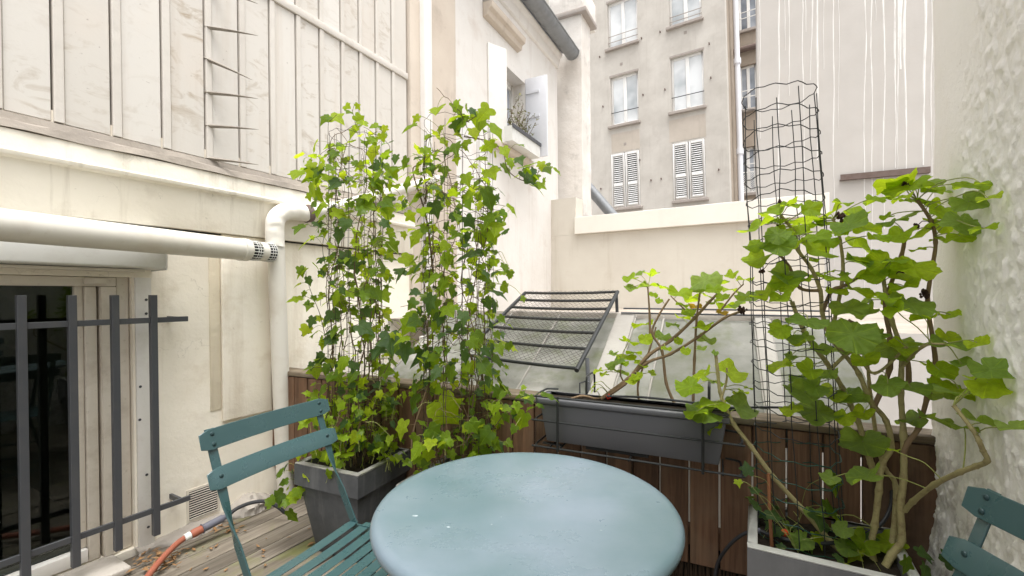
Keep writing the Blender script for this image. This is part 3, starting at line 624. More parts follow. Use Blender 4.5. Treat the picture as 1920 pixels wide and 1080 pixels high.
for x0, x1, z0, z1 in holes[4:]:
    c = (x0 + x1) / 2
    B(x0, x1, 0.16, 0.20, z0, z1).build('shutter_backing', MT['dark'], bb, smooth=0)
    B(x0 - 0.05, x1 + 0.08, -0.12, 0.08, z0 - 0.10, z0 - 0.002).build('window_sill', MT['sill_grey'], bb, bevel=0.012, seg=1)
    for a, b in ((x0 + 0.01, c - 0.015), (c + 0.015, x1 - 0.01)):
        zm = z0 + (z1 - z0) * 0.42; e = 0.07
        f = MB().box(a, a + e, -0.03, 0.02, z0 + 0.02, z1 - 0.02).box(b - e, b, -0.03, 0.02, z0 + 0.02, z1 - 0.02).box(a + e, b - e, -0.03, 0.02, z0 + 0.02, z0 + 0.11).box(a + e, b - e, -0.03, 0.02, z1 - 0.10, z1 - 0.02).box(a + e, b - e, -0.03, 0.02, zm - 0.04, zm + 0.04)
        f = f.build('shutter', MT['back_white'], bb, bevel=0.006, seg=1)
        for (za, zb, n) in ((z0 + 0.11, zm - 0.04, 10), (zm + 0.04, z1 - 0.10, 14)):
            for i in range(n):
                z = za + (zb - za) * (i + 0.5) / n
                MB().hexa([(a + e, -0.022, z - 0.028), (b - e, -0.022, z - 0.028), (b - e, -0.014, z - 0.022), (a + e, -0.014, z - 0.022)], [(a + e, 0.008, z + 0.014), (b - e, 0.008, z + 0.014), (b - e, 0.016, z + 0.020), (a + e, 0.016, z + 0.020)]).build('louvre_slat', MT['back_white'], f, BBF, smooth=0)
for (a, b, t, bt) in ((1146, 1199, 242, 284), (1254, 1323, 214, 263)):
    xa, za = BBF.px((a + b) / 2, bt); xb, zb = BBF.px((a + b) / 2, t)
    B(BBF.x(a, t), BBF.x(b, t), -0.006, 0.0, za + 0.02, zb - 0.10).build('render_patch', MT['patch'], bb, smooth=0)
for a, b in ((1165, 120), (1285, 61), (1172, 270)):
    x, z = BBF.px(a, b); B(x - 0.05, x + 0.05, -0.01, 0.0, z - 0.05, z + 0.05).build('air_brick', MT['sill_grey'], bb)
for a, b in ((1238, 60), (1206, 178), (1247, 168), (1131, 200), (1333, 146), (1221, 338), (1240, 335), (1348, 318), (1127, 354), (1203, 72), (1125, 107), (1330, 82), (1200, 300)):
    x, z = BBF.px(a, b); B(x - 0.016, x + 0.016, -0.06, 0.0, z - 0.03, z + 0.022).build('wall_hook', MT['rust'], bb)

# set-back wing between the apartment building and the party wall
rw_ = thing('recessed_wing', 'narrow shaded building wing with three stacked windows, between beige facade and bare wall', 'building', BBF, (bx1 + 1, 1.8, -3))
RY = 1.85
rx0, rx1 = bx1 - 0.3, BBF.x(1460, 200, RY)
rh = []
for (a, b, t, bt) in ((1384, 1421, -25, 55), (1386, 1420, 121, 205), (1388, 1418, 275, 362)):
    rh.append((BBF.x(a, (t + bt) / 2, RY), BBF.x(b, (t + bt) / 2, RY), BBF.z((a + b) / 2, bt, RY), BBF.z((a + b) / 2, t, RY)))
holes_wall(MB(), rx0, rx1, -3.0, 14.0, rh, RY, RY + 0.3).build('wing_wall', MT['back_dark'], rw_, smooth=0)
for i, (x0, x1, z0, z1) in enumerate(rh):
    c = (x0 + x1) / 2; t = 0.08; y = RY + 0.1
    f = MB().box(x0, x0 + t, y, y + 0.06, z0, z1).box(x1 - t, x1, y, y + 0.06, z0, z1).box(x0 + t, x1 - t, y, y + 0.06, z1 - t, z1).box(x0 + t, x1 - t, y, y + 0.06, z0, z0 + t).box(c - 0.05, c + 0.05, y - 0.01, y + 0.06, z0 + t, z1 - t)
    f = f.build('window', MT['back_white'], rw_, bevel=0.008, seg=1)
    for a, b in ((x0 + t, c - 0.05), (c + 0.05, x1 - t)): B(a, b, y + 0.02, y + 0.03, z0 + t, z1 - t).build('pane', MT['far_dark'], f, BBF, smooth=0)
    for k in ((0.28, 0.42) if i < 2 else (0.45, 0.62)): MB().tube([(x0, RY - 0.02, z0 + (z1 - z0) * k), (x1, RY - 0.02, z0 + (z1 - z0) * k)], 0.016, 6).build('guard_rail', MT['back_white'], f, BBF)
    if i == 2:
        m_ = MB(); hh = (z1 - z0) * 0.45; n = 7; ww = x1 - x0
        for k in range(-n, n + 1):
            for s_ in (1, -1):
                xa, xb = x0 + ww * k / n, x0 + ww * k / n + s_ * hh
                za, zb = z0, z0 + hh
                if s_ == 1:
                    if xa < x0: za += (x0 - xa); xa = x0
                    if xb > x1: zb -= (xb - x1); xb = x1
                else:
                    xa += hh * 0; 
                    if xb < x0: zb -= (x0 - xb); xb = x0
                    if xa > x1: continue
                if zb - za > 0.03 and x0 <= xa <= x1: m_.tube([(xa, RY - 0.03, za), (xb, RY - 0.03, zb)], 0.010, 4)
        m_.build('lattice_guard', MT['back_white'], f, BBF)
    B(x0 - 0.05, x1 + 0.05, RY - 0.10, RY + 0.08, z0 - 0.10, z0 - 0.002).build('window_sill', MT['sill_grey'], rw_, bevel=0.01, seg=1)
dp = thing('rainwater_pipe', 'pale grey rainwater pipe running down the corner of the apartment building', 'drainpipe', BBF, (bx1 + 0.5, 0.9, -3))
pa, pb = BBF.px(1379, 0, 0.9), BBF.px(1390, 380, 0.9); xm = (pa[0] + pb[0]) / 2
MB().tube([(xm, 0.9, -3), (xm, 0.9, 14)], 0.085, 12).build('pipe', MT['shutter_blue'], dp)
for yy in (115, 285, -60):
    z = BBF.z(1383, yy, 0.9); MB().tube([(xm, 0.9, z - 0.09), (xm, 0.9, z + 0.09)], 0.115, 12).build('pipe_collar', MT['shutter_blue'], dp)
x_, z_ = BBF.px(1386, 95, RY - 0.12); x2_ = BBF.x(1422, 95, RY - 0.12)
cp = thing('cross_pipe', 'short rusty horizontal pipe on the shaded wing, between its top two windows', 'pipe', BBF, (x_, RY - 0.12, z_))
MB().tube([(x_ - 0.3, RY - 0.12, z_), (x2_ + 0.5, RY - 0.12, z_ + 0.02)], 0.10, 10).build('pipe', MT['rust'], cp)

# bare party wall with lime runs
dw = thing('party_wall', 'bare windowless wall streaked with white lime runs, behind the geranium', 'wall', DWF, (1.5, 0, -3))
B(0, DWF.x(1785, 300), 0.0, 0.5, -3.0, 10.0).build('wall_face', MT['drip_wall'], dw, smooth=0)
drips = [(1425, 3, 260), (1460, 5, 420), (1471, 3, 95), (1480, 4, 180), (1506, 4, 330), (1522, 4, 150), (1532, 7, 300), (1545, 3, 130), (1563, 4, 500), (1621, 4, 560), (1635, 4, 470), (1658, 5, 430), (1679, 6, 315), (1689, 16, 130), (1698, 8, 330), (1732, 9, 310), (1746, 4, 330), (1684, 4, 320), (1513, 3, 60), (1640, 3, 40), (1572, 2, 240)]
for i, (x, w_, yb) in enumerate(drips):
    m_ = MB(); ns = 40; z1 = DWF.z(x, -120); z0 = DWF.z(x, yb); xc = DWF.x(x, 100); hw0 = w_ / 2 / FPX * 3.6
    for j in range(ns + 1):
        t = j / ns; z = z1 + (z0 - z1) * t
        c = xc + 0.035 * noise.noise((i * 7.7, z * 0.6, 0)) + 0.006 * noise.noise((i * 3.1, z * 4, 0))
        hw = hw0 * (1 - 0.65 * t ** 2) * (1 + 0.8 * noise.noise((i * 5.1, z * 2.2, 2))) + 0.0018
        m_.v += [(c - hw, -0.0005, z), (c, -0.006, z), (c + hw, -0.0005, z)]
    for j in range(ns): m_.f += [(j*3, j*3+1, j*3+4, j*3+3), (j*3+1, j*3+2, j*3+5, j*3+4)]
    m_.build('lime_run', MT['drip'], dw)
x0, z0 = DWF.px(1576, 333, -0.08); x1, z1 = DWF.px(1745, 318, -0.08)
MB().profile([(0.0, z0 - 0.05), (-0.08, z0 - 0.05), (-0.08, z0 + 0.055), (-0.07, z0 + 0.055), (-0.07, z0 - 0.035), (0.0, z0 - 0.035)], x0, x1).build('iron_angle', MT['rust'], dw)

# sloping grey pipe end beyond the coping
sp = thing('sloping_pipe', 'thick grey pipe sloping down beside the chimney stack', 'pipe', WF, P(1125, 375, 7.4))
MB().tube([P(1085, 330, 7.7), P(1160, 417, 7.5)], 0.085, 14).build('pipe', MT['zinc'], sp, WF)

# ------------------------------------------------------------------ rough wall on the right
rwall = thing('rough_wall', 'thick white wall of rough flaking stucco, on the right of the terrace', 'wall', RWF, (1, 0, 0))
nx, nz = 270, 330; X0, X1, Z0, Z1 = 0.0, 1.7, -0.3, 3.0
mb = MB()
zs_ = [Z0 + 2.65 * j / (nz - 12) for j in range(nz - 11)] + [2.35 + (Z1 - 2.35) * j / 11 for j in range(1, 12)]
nz = len(zs_) - 1
for i in range(nx + 1):
    u = (i / nx) ** 1.25; x = X0 + (X1 - X0) * u
    for j in range(nz + 1):
        z = zs_[j]
        edge_ = 0.24 + 0.16 * noise.noise((x * 3, 1, z * 1.7)) + 0.05 * noise.noise((x * 9, 3, z * 7))
        rough = min(1, max(0.08, (x - edge_) / 0.14))
        if z < 1.0: rough = max(rough, min(1, (1.0 - z) / 0.3))
        n1, n2, n3 = noise.noise((x * 34, 9, z * 30)), noise.noise((x * 70, 2, z * 64)), noise.noise((x * 130, 5, z * 130))
        c = max(0, n1 + 0.35 * n2 - 0.02) ** 0.8 * 0.0085 + max(0, n2 + 0.3 * n3) * 0.0045 + max(0, n3) * 0.002
        bulge = 0.008 * noise.noise((x * 3, 3.1, z * 3)) + (0.05 * max(0, 1 - abs(z - 0.24) / 0.34) * max(0, 1 - x / 0.5))
        edge = 0.010 * noise.noise((1, 2, z * 6)) + 0.005 * noise.noise((1, 5, z * 22))
        mb.v.append((x + edge * (1 - u) ** 6, -bulge - c * rough, z))
for i in range(nx):
    for j in range(nz): mb.f.append((i*(nz+1) + j, (i+1)*(nz+1) + j, (i+1)*(nz+1) + j + 1, i*(nz+1) + j + 1))
def rough_mat():
    m = M('rough_stucco', 0.9, 0.2)
    a = m.ramp(m.noise(2.0, 6, 0.6), [(0.3, (0.94, 0.915, 0.875)), (0.7, (0.90, 0.865, 0.81))])
    a = m.mix(m.f(m.noise(1.3, 6, 0.65, stretch=(2.6, 2.6, 1.0)), 0.58, 0.80, 0, 0.35), a, (0.66, 0.57, 0.40))
    a = m.mix(m.f(m.noise(24, 5, 0.7), 0.66, 0.78, 0, 0.5), a, (0.34, 0.29, 0.21))
    sep = m.n.new('ShaderNodeSeparateXYZ'); geo = m.n.new('ShaderNodeNewGeometry'); m.l.new(geo.outputs['Position'], sep.inputs[0])
    low = m.math('MULTIPLY', m.f(sep.outputs[2], 0.2, 0.95, 1.0, 0.0), m.f(m.noise(16, 6, 0.75), 0.46, 0.62, 0, 0.85))
    a = m.mix(low, a, (0.15, 0.115, 0.075))
    m.base(a); grit = m.f(m.noise(85, 4, 0.75), 0.50, 0.60, 0, 1); m.bump(grit, 0.35, 0.004); m.bump(m.noise(60, 6, 0.75), 0.4, 0.004); m.bump(m.noise(220, 3, 0.6), 0.35, 0.0015); return m.m
mb.build('stucco_face', rough_mat(), rwall, smooth=60)
B(0.01, 4.0, 0.05, 0.4, Z0, Z1).build('wall_core', MT['low_wall'], rwall, smooth=0)
B(X1 + 0.001, 4.0, -0.004, 0.049, Z0, Z1).build('plain_face', MT['white_house'], rwall, smooth=0)

# ------------------------------------------------------------------ lean-to glass roof just beyond the fence
GS, GY0, GY1, GZ0 = 0.51, 0.13, 0.84, 0.735
def gz(y): return GZ0 + GS * (y - GY0)
gr_ = thing('glass_roof', 'grimy lean-to glass roof with pale glazing bars, sloping up behind the fence', 'glass roof', FP, (1.6, 0.4, 0.7))
def gplane(px, py, lift=0.0, fr=FP):
    e = fr.loc(EYE); d = ray(px, py); dl = Vector((d.dot(fr.X), d.dot(fr.Y), d.z))
    t = (GZ0 + lift + GS * (e.y - GY0) - e.z) / (dl.z - GS * dl.y); return e + dl * t
gb = [gplane(p, 735 - (1100 - p) * 0.10).x for p in (735, 800, 870, 976)] + [gplane(1107, 735).x]
gx = gb + [gplane(1150, 740).x, gplane(1217, 742).x, gplane(1432, 755).x, gplane(1470, 755).x, 3.05]
def slab(mb, x0, x1, y0, y1, t, lift): 
    return mb.hexa([(x0, y0, gz(y0) + lift), (x1, y0, gz(y0) + lift), (x1, y1, gz(y1) + lift), (x0, y1, gz(y1) + lift)], [(x0, y0, gz(y0) + lift + t), (x1, y0, gz(y0) + lift + t), (x1, y1, gz(y1) + lift + t), (x0, y1, gz(y1) + lift + t)])
kinds = ['g', 'g', 'g', 'g', 'w', 'g', 'g', 'w', 'g']
for i, k in enumerate(kinds):
    x0, x1 = gx[i], gx[i + 1]
    if k == 'g':
        for ya, yb, l in ((GY0, GY0 + 0.40, 0.004), (GY0 + 0.39, GY1, -0.004)):
            slab(MB(), x0 + 0.004, x1 - 0.004, ya, yb, 0.006, l).build('glass_panel', MT['roof_glass'], gr_, smooth=0)
    else: slab(MB(), x0 + 0.002, x1 - 0.002, GY0, GY1, 0.035, 0.0).build('lead_flashing', MT['flash_lead'], gr_, bevel=0.006)
for x in gx[:-1]: slab(MB(), x - 0.005, x + 0.005, GY0 - 0.01, GY1, 0.018, 0.003).build('glazing_bar', MT['flash_lead'], gr_, bevel=0.003, seg=1)
B(gx[0] - 0.1, 3.05, GY1, GY1 + 0.09, gz(GY1) - 0.05, gz(GY1) + 0.035).build('ridge', MT['concrete'], gr_, bevel=0.008)
B(gx[0] - 0.1, 3.05, GY0 - 0.03, GY0 + 0.01, GZ0 - 0.06, GZ0 - 0.003).build('eaves_board', MT['rail'], gr_, bevel=0.004)
B(gx[0] - 0.1, 3.05, 0.62, 0.66, -3.0, gz(0.62) - 0.03).build('inner_wall', MT['coping'], gr_, smooth=0)
for (dz_, dy_) in ((0.06, 0.05), (0.035, -0.02)): MB().tube([(gplane(1165, 600).x, GY1 + dy_, gz(GY1) + dz_), (3.0, GY1 + dy_, gz(GY1) + dz_)], 0.005, 6).build('ridge_rod', MT['bars'], gr_)
fl = MB().add([tuple(FP.w((-0.8, GY1 + 0.09, 1.05))), tuple(FP.w((3.4, GY1 + 0.09, 1.05))), tuple(FP.w((6.5, 5.5, 1.05))), tuple(FP.w((-0.8, 6.5, 1.05)))], [(0, 1, 2, 3)]).build('flat_roof', MT['flash'], smooth=0); fl['kind'] = 'structure'

# netting guard propped over one bay of the glass
LIFT = 0.135
mg = thing('netting_guard', 'black barred frame with wire netting propped over the glass roof', 'roof guard', FP, gplane(1030, 620, LIFT))
TL, TR, BR, BL = gplane(985, 549, LIFT), gplane(1158, 547, LIFT), gplane(1083, 691, LIFT), gplane(868, 664, LIFT)
def lerp(a, b, t): return a + (b - a) * t
def gpt(u, v): return lerp(lerp(TL, TR, u), lerp(BL, BR, u), v)
for v in (0.0, 0.135, 0.27, 0.43, 0.60, 0.79, 1.0):
    a, b = gpt(0, v), gpt(1, v); m_ = lerp(a, b, 0.5) - Vector((0, 0, 0.006))
    MB().tube([a, lerp(a, m_, 0.5) - Vector((0, 0, 0.002)), m_, lerp(m_, b, 0.5) - Vector((0, 0, 0.002)), b], 0.0085, 8).build('cross_bar', MT['black_wire'], mg)
for u in (0.0, 1.0):
    nrm = Vector((0, 0, 0.012)); MB().tube([gpt(u, 0) , gpt(u, 1.02)], 0.012, 8).build('side_bar', MT['black_wire'], mg)
m_ = MB(); nu, nvv = 22, 24
for k in range(-nvv, nu + 1):
    for s_ in (1, -1):
        pts = []
        for j in range(nvv + 1):
            uu = (k + j) / nu if s_ == 1 else (k + nvv - j) / nu
            if 0 <= uu <= 1: pts.append(gpt(uu, j / nvv) + Vector((0, 0, 0.010 + 0.004 * math.sin(uu * 23 + j))))
        if len(pts) > 1: m_.tube(pts, 0.0008, 3, caps=False)
m_.build('wire_netting', MT['rust_wire'], mg, smooth=0)
for px_, pt, pb_ in ((1101, 672, 737), (914, 640, 700)):
    a = gplane(px_, pt, LIFT); b = gplane(px_ + 3, pb_, 0.02); MB().tube([a, b], 0.010, 8).build('prop_leg', MT['bars'], mg)
a = gplane(1150, 600, LIFT * 0.9); MB().tube([gpt(1.0, 0.04), Vector((gpt(1.0, 0.04).x, gpt(1.0, 0.04).y + 0.03, gz(GY1)))], 0.010, 8).build('prop_leg', MT['bars'], mg)
a = gplane(1087, 738, 0.02); MB().tube([a, a + Vector((0, 0, 0.05)), a + Vector((0.03, 0, 0.062)), a + Vector((0.05, 0, 0.055))], 0.004, 6).build('hook', MT['bars'], mg)

# ------------------------------------------------------------------ wooden fence and the reed screen under it
fence = thing('plank_fence', 'low fence of dark brown vertical planks with a greyed rail, closing the terrace', 'fence', FP, (1.56, 0, 0.2))
slits = [1137, 1186, 1237, 1292, 1349, 1411, 1475, 1544, 1616, 1690]
xs = [FP.x(p, 900, -0.03) for p in slits]; stp = (xs[-1] - xs[0]) / (len(xs) - 1)
while xs[0] > 0.0: xs.insert(0, xs[0] - stp)
xs.append(xs[-1] + stp); xs.append(xs[-1] + stp)
for a, b in zip(xs, xs[1:]):
    dz = random.uniform(-0.004, 0.004)
    if a > 3.12: continue
    B(max(a, -0.05) + 0.0035, min(b, 3.17) - 0.0035, -0.030 + random.uniform(-0.002, 0.002), -0.008, 0.19 + dz, 0.752).build('fence_plank', MT['fence'], fence, bevel=0.0025, seg=1)
B(-0.12, 3.17, -0.034, 0.085, 0.756, 0.782).build('top_rail', MT['rail'], fence, bevel=0.005)
B(-0.10, 3.10, -0.007, 0.035, 0.68, 0.752).build('upper_batten', MT['fence'], fence)
B(-0.10, 3.10, -0.007, 0.035, 0.25, 0.32).build('lower_batten', MT['fence'], fence)
for x in (0.02, 1.05, 2.1, 3.02): B(x, x + 0.05, 0.036, 0.085, -0.3, 0.752).build('fence_post', MT['fence'], fence)
m_ = MB(); x = 0.45
while x < 2.95:
    r = random.uniform(0.0025, 0.0045); b = random.uniform(-0.004, 0.004)
    m_.tube([(x, -0.012 + b, 0.001), (x + random.uniform(-0.004, 0.004), -0.012 + b, 0.10), (x + random.uniform(-0.006, 0.006), -0.012 - b, random.uniform(0.180, 0.188))], r, 5); x += r * 1.9
o = m_.build('reed_screen', MT['bamboo_reed'], None, FP, kind='stuff'); tag(o, 'dark reed screen filling the gap under the plank fence', 'reed screen')
B(-0.1, 3.1, 0.09, 0.11, -0.6, 0.24).build('reed_backing', MT['dark'], fence, smooth=0)
MT['splash'] = paint('dried_splash', (0.34, 0.40, 0.42), 0.6, 0.3, 0, 0.3)

# ================================================================== fittings on the left wall
fp_ = thing('flue_pipe', 'thick cream flue pipe with a slotted black tip, sticking out above the window', 'flue pipe', WF, P(250, 448, 2.1))
fa, fb2 = P(-420, 378, 1.17), P(508, 473.5, 2.64); fd = (fb2 - fa).normalized(); fr_ = 0.0575; L = (fb2 - fa).length
MB().tube([fa, fa + fd * (L - 0.16)], fr_, 28).build('tube', MT['pipe'], fp_)
MB().tube([fa + fd * (L - 0.205), fa + fd * (L - 0.165), fa + fd * (L - 0.16)], [fr_ + 0.004, fr_ + 0.004, fr_ - 0.004], 28).build('collar', MT['pipe'], fp_)
MB().tube([fa + fd * (L - 0.17), fa + fd * (L - 0.004)], fr_ * 0.80, 24).build('dark_core', MT['dark'], fp_)
MB().tube([fa + fd * (L - 0.095), fa + fd * (L - 0.050)], fr_ * 0.93, 28).build('terminal_band', MT['pipe'], fp_)
MB().tube([fa + fd * (L - 0.005), fb2 + fd * 0.003], fr_ * 0.90, 28).build('terminal_cap', MT['dark'], fp_)
u_ = fd.orthogonal().normalized(); v_ = fd.cross(u_)
tcage = MB()
for i in range(20):
    g_ = 2 * math.pi * i / 20; q = (u_ * math.cos(g_) + v_ * math.sin(g_)) * fr_ * 0.93
    for s0, s1 in ((0.162, 0.094), (0.051, 0.0)): tcage.tube([fa + fd * (L - s0) + q, fa + fd * (L - s1) + q], 0.0024, 5)
for s_ in (0.130, 0.115, 0.032, 0.016, 0.001): tcage.tube([fa + fd * (L - s_ - 0.0022), fa + fd * (L - s_ + 0.0022)], fr_ * 0.95, 28, caps=False)
tcage.build('slotted_tip', MT['box_metal'], fp_)

def lwp(px, py, y): 
    x, z = LW.px(px, py, y); return LW.w((x - LW.k * (z - CAM_Z), y, z))
def smooth_path(pts, n=6):
    pts = [Vector(p) for p in pts]; out = []
    for i in range(len(pts) - 1):
        p0 = pts[max(i-1, 0)]; p1 = pts[i]; p2 = pts[i+1]; p3 = pts[min(i+2, len(pts)-1)]
        for k in range(n):
            t = k / n; out.append(0.5 * ((2*p1) + (p2-p0)*t + (2*p0-5*p1+4*p2-p3)*t*t + (3*p1-p0-3*p2+p3)*t**3))
    out.append(pts[-1]); return out
dpipe = thing('downpipe', 'white downpipe with a lagged elbow, in front of the fence end at the wall corner', 'drainpipe', WF, lwp(537, 945, -0.09))
pd = -0.09
MB().tube([lwp(517, 448, pd), lwp(523, 620, pd), lwp(530, 800, pd), lwp(538, 960, pd)], 0.0475, 24).build('pipe', MT['pipe'], dpipe)
pts = smooth_path([lwp(516, 462, pd), lwp(515, 428, pd), lwp(518, 410, pd), lwp(530, 399, pd), lwp(550, 397, pd), lwp(574, 401, pd)], 8)
em = MB(); em.tube(pts, 0.052, 20)
em.v = [tuple(Vector(q) + Vector(q).normalized() * (0.010 * noise.noise(Vector(q) * 22) + 0.004 * noise.noise(Vector(q) * 60))) for q in em.v]
em.build('lagged_elbow', MT['coping'], dpipe, smooth=60)
a, b = lwp(572, 401, pd), lwp(581, 400, pd)
MB().tube([a, b], 0.056, 20).build('rusty_clamp', MT['rust'], dpipe)
MB().tube(smooth_path([lwp(570, 402, pd), lwp(640, 386, pd), lwp(762, 352, pd), lwp(822, 336, pd)], 5), 0.040, 18).build('cross_pipe', MT['pipe'], dpipe)

# grey steel bars in front of the window
gy = -0.105
wg = thing('window_grille', 'grey steel window bars standing off the wall in front of the window', 'window bars', LW, (LW.x(180, 800, gy), gy, 0.1))
bpx = [LW.x(p, 800, gy) for p in (43, 138, 218, 290)]; st_ = (bpx[3] - bpx[0]) / 3
bx_ = [bpx[0] - 2 * st_, bpx[0] - st_] + bpx
bz0, bz1 = LW.z(290, 1004, gy), LW.z(138, 553.5, gy)
for x in bx_: B(x - 0.0135, x + 0.0135, gy - 0.0135, gy + 0.0135, bz0, bz1).build('bar', MT['bars'], wg, bevel=0.0015, seg=1)
rz1, rz0 = LW.z(250, 602, gy), LW.z(330, 942, gy); re = LW.x(352, 600, gy)
for z in (rz1, rz0):
    m_ = MB(); e_ = [bx_[0] - 0.4] + bx_ + [re + 0.0135]
    for a, b in zip(e_, e_[1:]): m_.box(a + 0.0135, b - 0.0135, gy - 0.006, gy + 0.006, z - 0.0125, z + 0.0125)
    m_.build('cross_rail', MT['bars'], wg, bevel=0.001, seg=1)
    xb = re - 0.04; B(xb - 0.006, xb + 0.006, gy + 0.0065, -0.001, z - 0.012, z + 0.012).build('wall_bracket', MT['bars'], wg)

# ================================================================== pots
def sq_ring(mb, ho, hi, z0, z1, hox=None, hix=None):
    a, b = hox or ho, hix or hi
    mb.box(-a, a, -ho, -hi, z0, z1); mb.box(-a, a, hi, ho, z0, z1); mb.box(-a, -b, -hi, hi, z0, z1); mb.box(b, a, -hi, hi, z0, z1); return mb
def square_pot(label, c, d, h, half, halfb, rimh, mbody, mlip, soil_z, hx=None):
    fr = Frame((c[0], c[1]), d); hx = hx or half; rx = hx - half
    t = thing('planter', label, 'planter', fr, (0, 0, 0))
    hb, hbx, ht, htx = halfb, halfb + rx, half - 0.016, hx - 0.016
    MB().hexa([(-hbx, -hb, 0.002), (hbx, -hb, 0.002), (hbx, hb, 0.002), (-hbx, hb, 0.002)], [(-htx, -ht, h - rimh - 0.001), (htx, -ht, h - rimh - 0.001), (htx, ht, h - rimh - 0.001), (-htx, ht, h - rimh - 0.001)]).build('body', mbody, t, bevel=0.004)
    r = sq_ring(MB(), half, half - 0.028, h - rimh, h - 0.007, hx, hx - 0.028).build('rim', mbody, t)
    sq_ring(MB(), half - 0.001, half - 0.029, h - 0.0068, h, hx - 0.001, hx - 0.029).build('lip', mlip, t, bevel=0.002, seg=1)
    sm = MB(); n = 16
    for i in range(n + 1):
        for j in range(n + 1):
            x = -(hx - 0.0285) + 2 * (hx - 0.0285) * i / n; y = -(half - 0.0285) + 2 * (half - 0.0285) * j / n
            sm.v.append((x, y, soil_z + 0.014 * noise.noise((x * 18, y * 18, c[0])) + 0.008 * noise.noise((x * 60, y * 60, 1))))
    for i in range(n):
        for j in range(n): sm.f.append((i*(n+1)+j, (i+1)*(n+1)+j, (i+1)*(n+1)+j+1, i*(n+1)+j+1))
    sm.build('soil', MT['soil'], t)
    return fr, t
pot1, _ = square_pot('square slate planter holding the left ivy, beside the white downpipe', (-0.780, 2.262), (0.367, -0.164), 0.443, 0.196, 0.125, 0.105, MT['pot'], MT['pot_rim'], 0.405)
pot2, _ = square_pot('dark square planter holding the second ivy, mostly hidden behind the table', (-0.232, 2.005), (0.909, -0.415), 0.443, 0.196, 0.125, 0.105, MT['pot'], MT['pot_rim'], 0.405)
_fl = Vector((0.735, 1.4167, 0)); _dx = Vector((0.2785, -0.1497, 0)).normalized(); _dy = Vector((-_dx.y, _dx.x, 0))
_c3 = _fl + _dx * 0.215 + _dy * 0.182
pot3, _ = square_pot('pale grey stone planter holding the tall geranium, in the corner by the rough wall', (_c3.x, _c3.y), tuple(_dx)[:2], 0.46, 0.182, 0.135, 0.20, MT['grey_pot'], MT['grey_rim'], 0.425, hx=0.215)

# long trough hanging on the fence in a wire rack
tr = thing('trough_planter', 'long anthracite trough planter hanging on the fence', 'planter', FP, (FP.x(1186, 800, -0.1), -0.1, 0.5))
tx0, tx1 = FP.x(1006, 750, -0.195), FP.x(1369, 780, -0.195); tz1 = FP.z(1186, 764, -0.195); tz0 = FP.z(1190, 851, -0.175)
bx0_, bx1_ = tx0 + 0.035, tx1 - 0.035
m_ = MB().hexa([(bx0_, -0.172, tz0), (bx1_, -0.172, tz0), (bx1_, -0.062, tz0), (bx0_, -0.062, tz0)], [(tx0 + 0.012, -0.186, tz1 - 0.026), (tx1 - 0.012, -0.186, tz1 - 0.026), (tx1 - 0.012, -0.050, tz1 - 0.026), (tx0 + 0.012, -0.050, tz1 - 0.026)])
m_.build('trough_body', MT['trough'], tr, bevel=0.006)
rm_ = MB(); yo0, yo1, yi0, yi1 = -0.197, -0.040, -0.180, -0.057
rm_.box(tx0, tx1, yo0, yi0, tz1 - 0.025, tz1).box(tx0, tx1, yi1, yo1, tz1 - 0.025, tz1).box(tx0, tx0 + 0.018, yi0, yi1, tz1 - 0.025, tz1).box(tx1 - 0.018, tx1, yi0, yi1, tz1 - 0.025, tz1)
rm_.build('trough_rim', MT['trough'], tr, bevel=0.007, seg=3)
B(tx0 + 0.0185, tx1 - 0.0185, yi0 + 0.0005, yi1 - 0.0005, tz1 - 0.0248, tz1 - 0.012).build('soil', MT['soil'], tr)
B(tx0 + 0.2, tx1 - 0.28, -0.165, -0.07, tz0 - 0.012, tz0 - 0.001).build('water_tray', MT['dark'], tr)
rk = thing('wire_rack', 'black wire rack holding the long trough against the fence', 'planter rack', FP, (FP.x(1186, 800, -0.2), -0.2, 0.5))
ry = -0.212
zt_, zm_, zb_ = FP.z(1180, 762, ry) , FP.z(1180, 809, ry), FP.z(1180, 862, ry)
xl, xr_ = FP.x(1001, 800, ry), FP.x(1392, 850, ry); zl = tz0 - 0.020
for nm, z, a, b in (('top_rail', zt_ + 0.004, xl + 0.0, xr_ - 0.045), ('middle_rail', zm_, xl, xr_), ('bottom_rail', zb_, xl, xr_)):
    MB().tube(smooth_path([(a + 0.05, -0.045, z), (a + 0.005, -0.06, z), (a, -0.10, z), (a, ry + 0.03, z), (a + 0.015, ry, z), (a + 0.05, ry, z), (b - 0.05, ry, z), (b - 0.015, ry, z), (b, ry + 0.03, z), (b, -0.10, z), (b - 0.005, -0.06, z), (b - 0.05, -0.045, z)], 3), 0.0042, 8).build(nm, MT['black_wire'], rk)
for p in (1046, 1318):
    x = FP.x(p, 810, ry)
    MB().tube([(x, ry - 0.005, zt_ + 0.01), (x, ry - 0.005, zb_ - 0.01)], 0.0050, 8).build('upright', MT['black_wire'], rk)
    MB().tube([(x, ry, zb_ - 0.005), (x, -0.04, zb_ - 0.005)], 0.0042, 8).build('floor_wire', MT['black_wire'], rk)
for x in (xl + 0.06, (xl + xr_) / 2, xr_ - 0.06): MB().tube([(x, ry, zb_ - 0.006), (x, -0.045, zb_ - 0.006)], 0.0035, 6).build('floor_wire', MT['black_wire'], rk)
B(xl + 0.02, xl + 0.10, -0.17, -0.15, zb_ - 0.002, zb_ + 0.002).build('floor_tab', MT['black_wire'], rk)
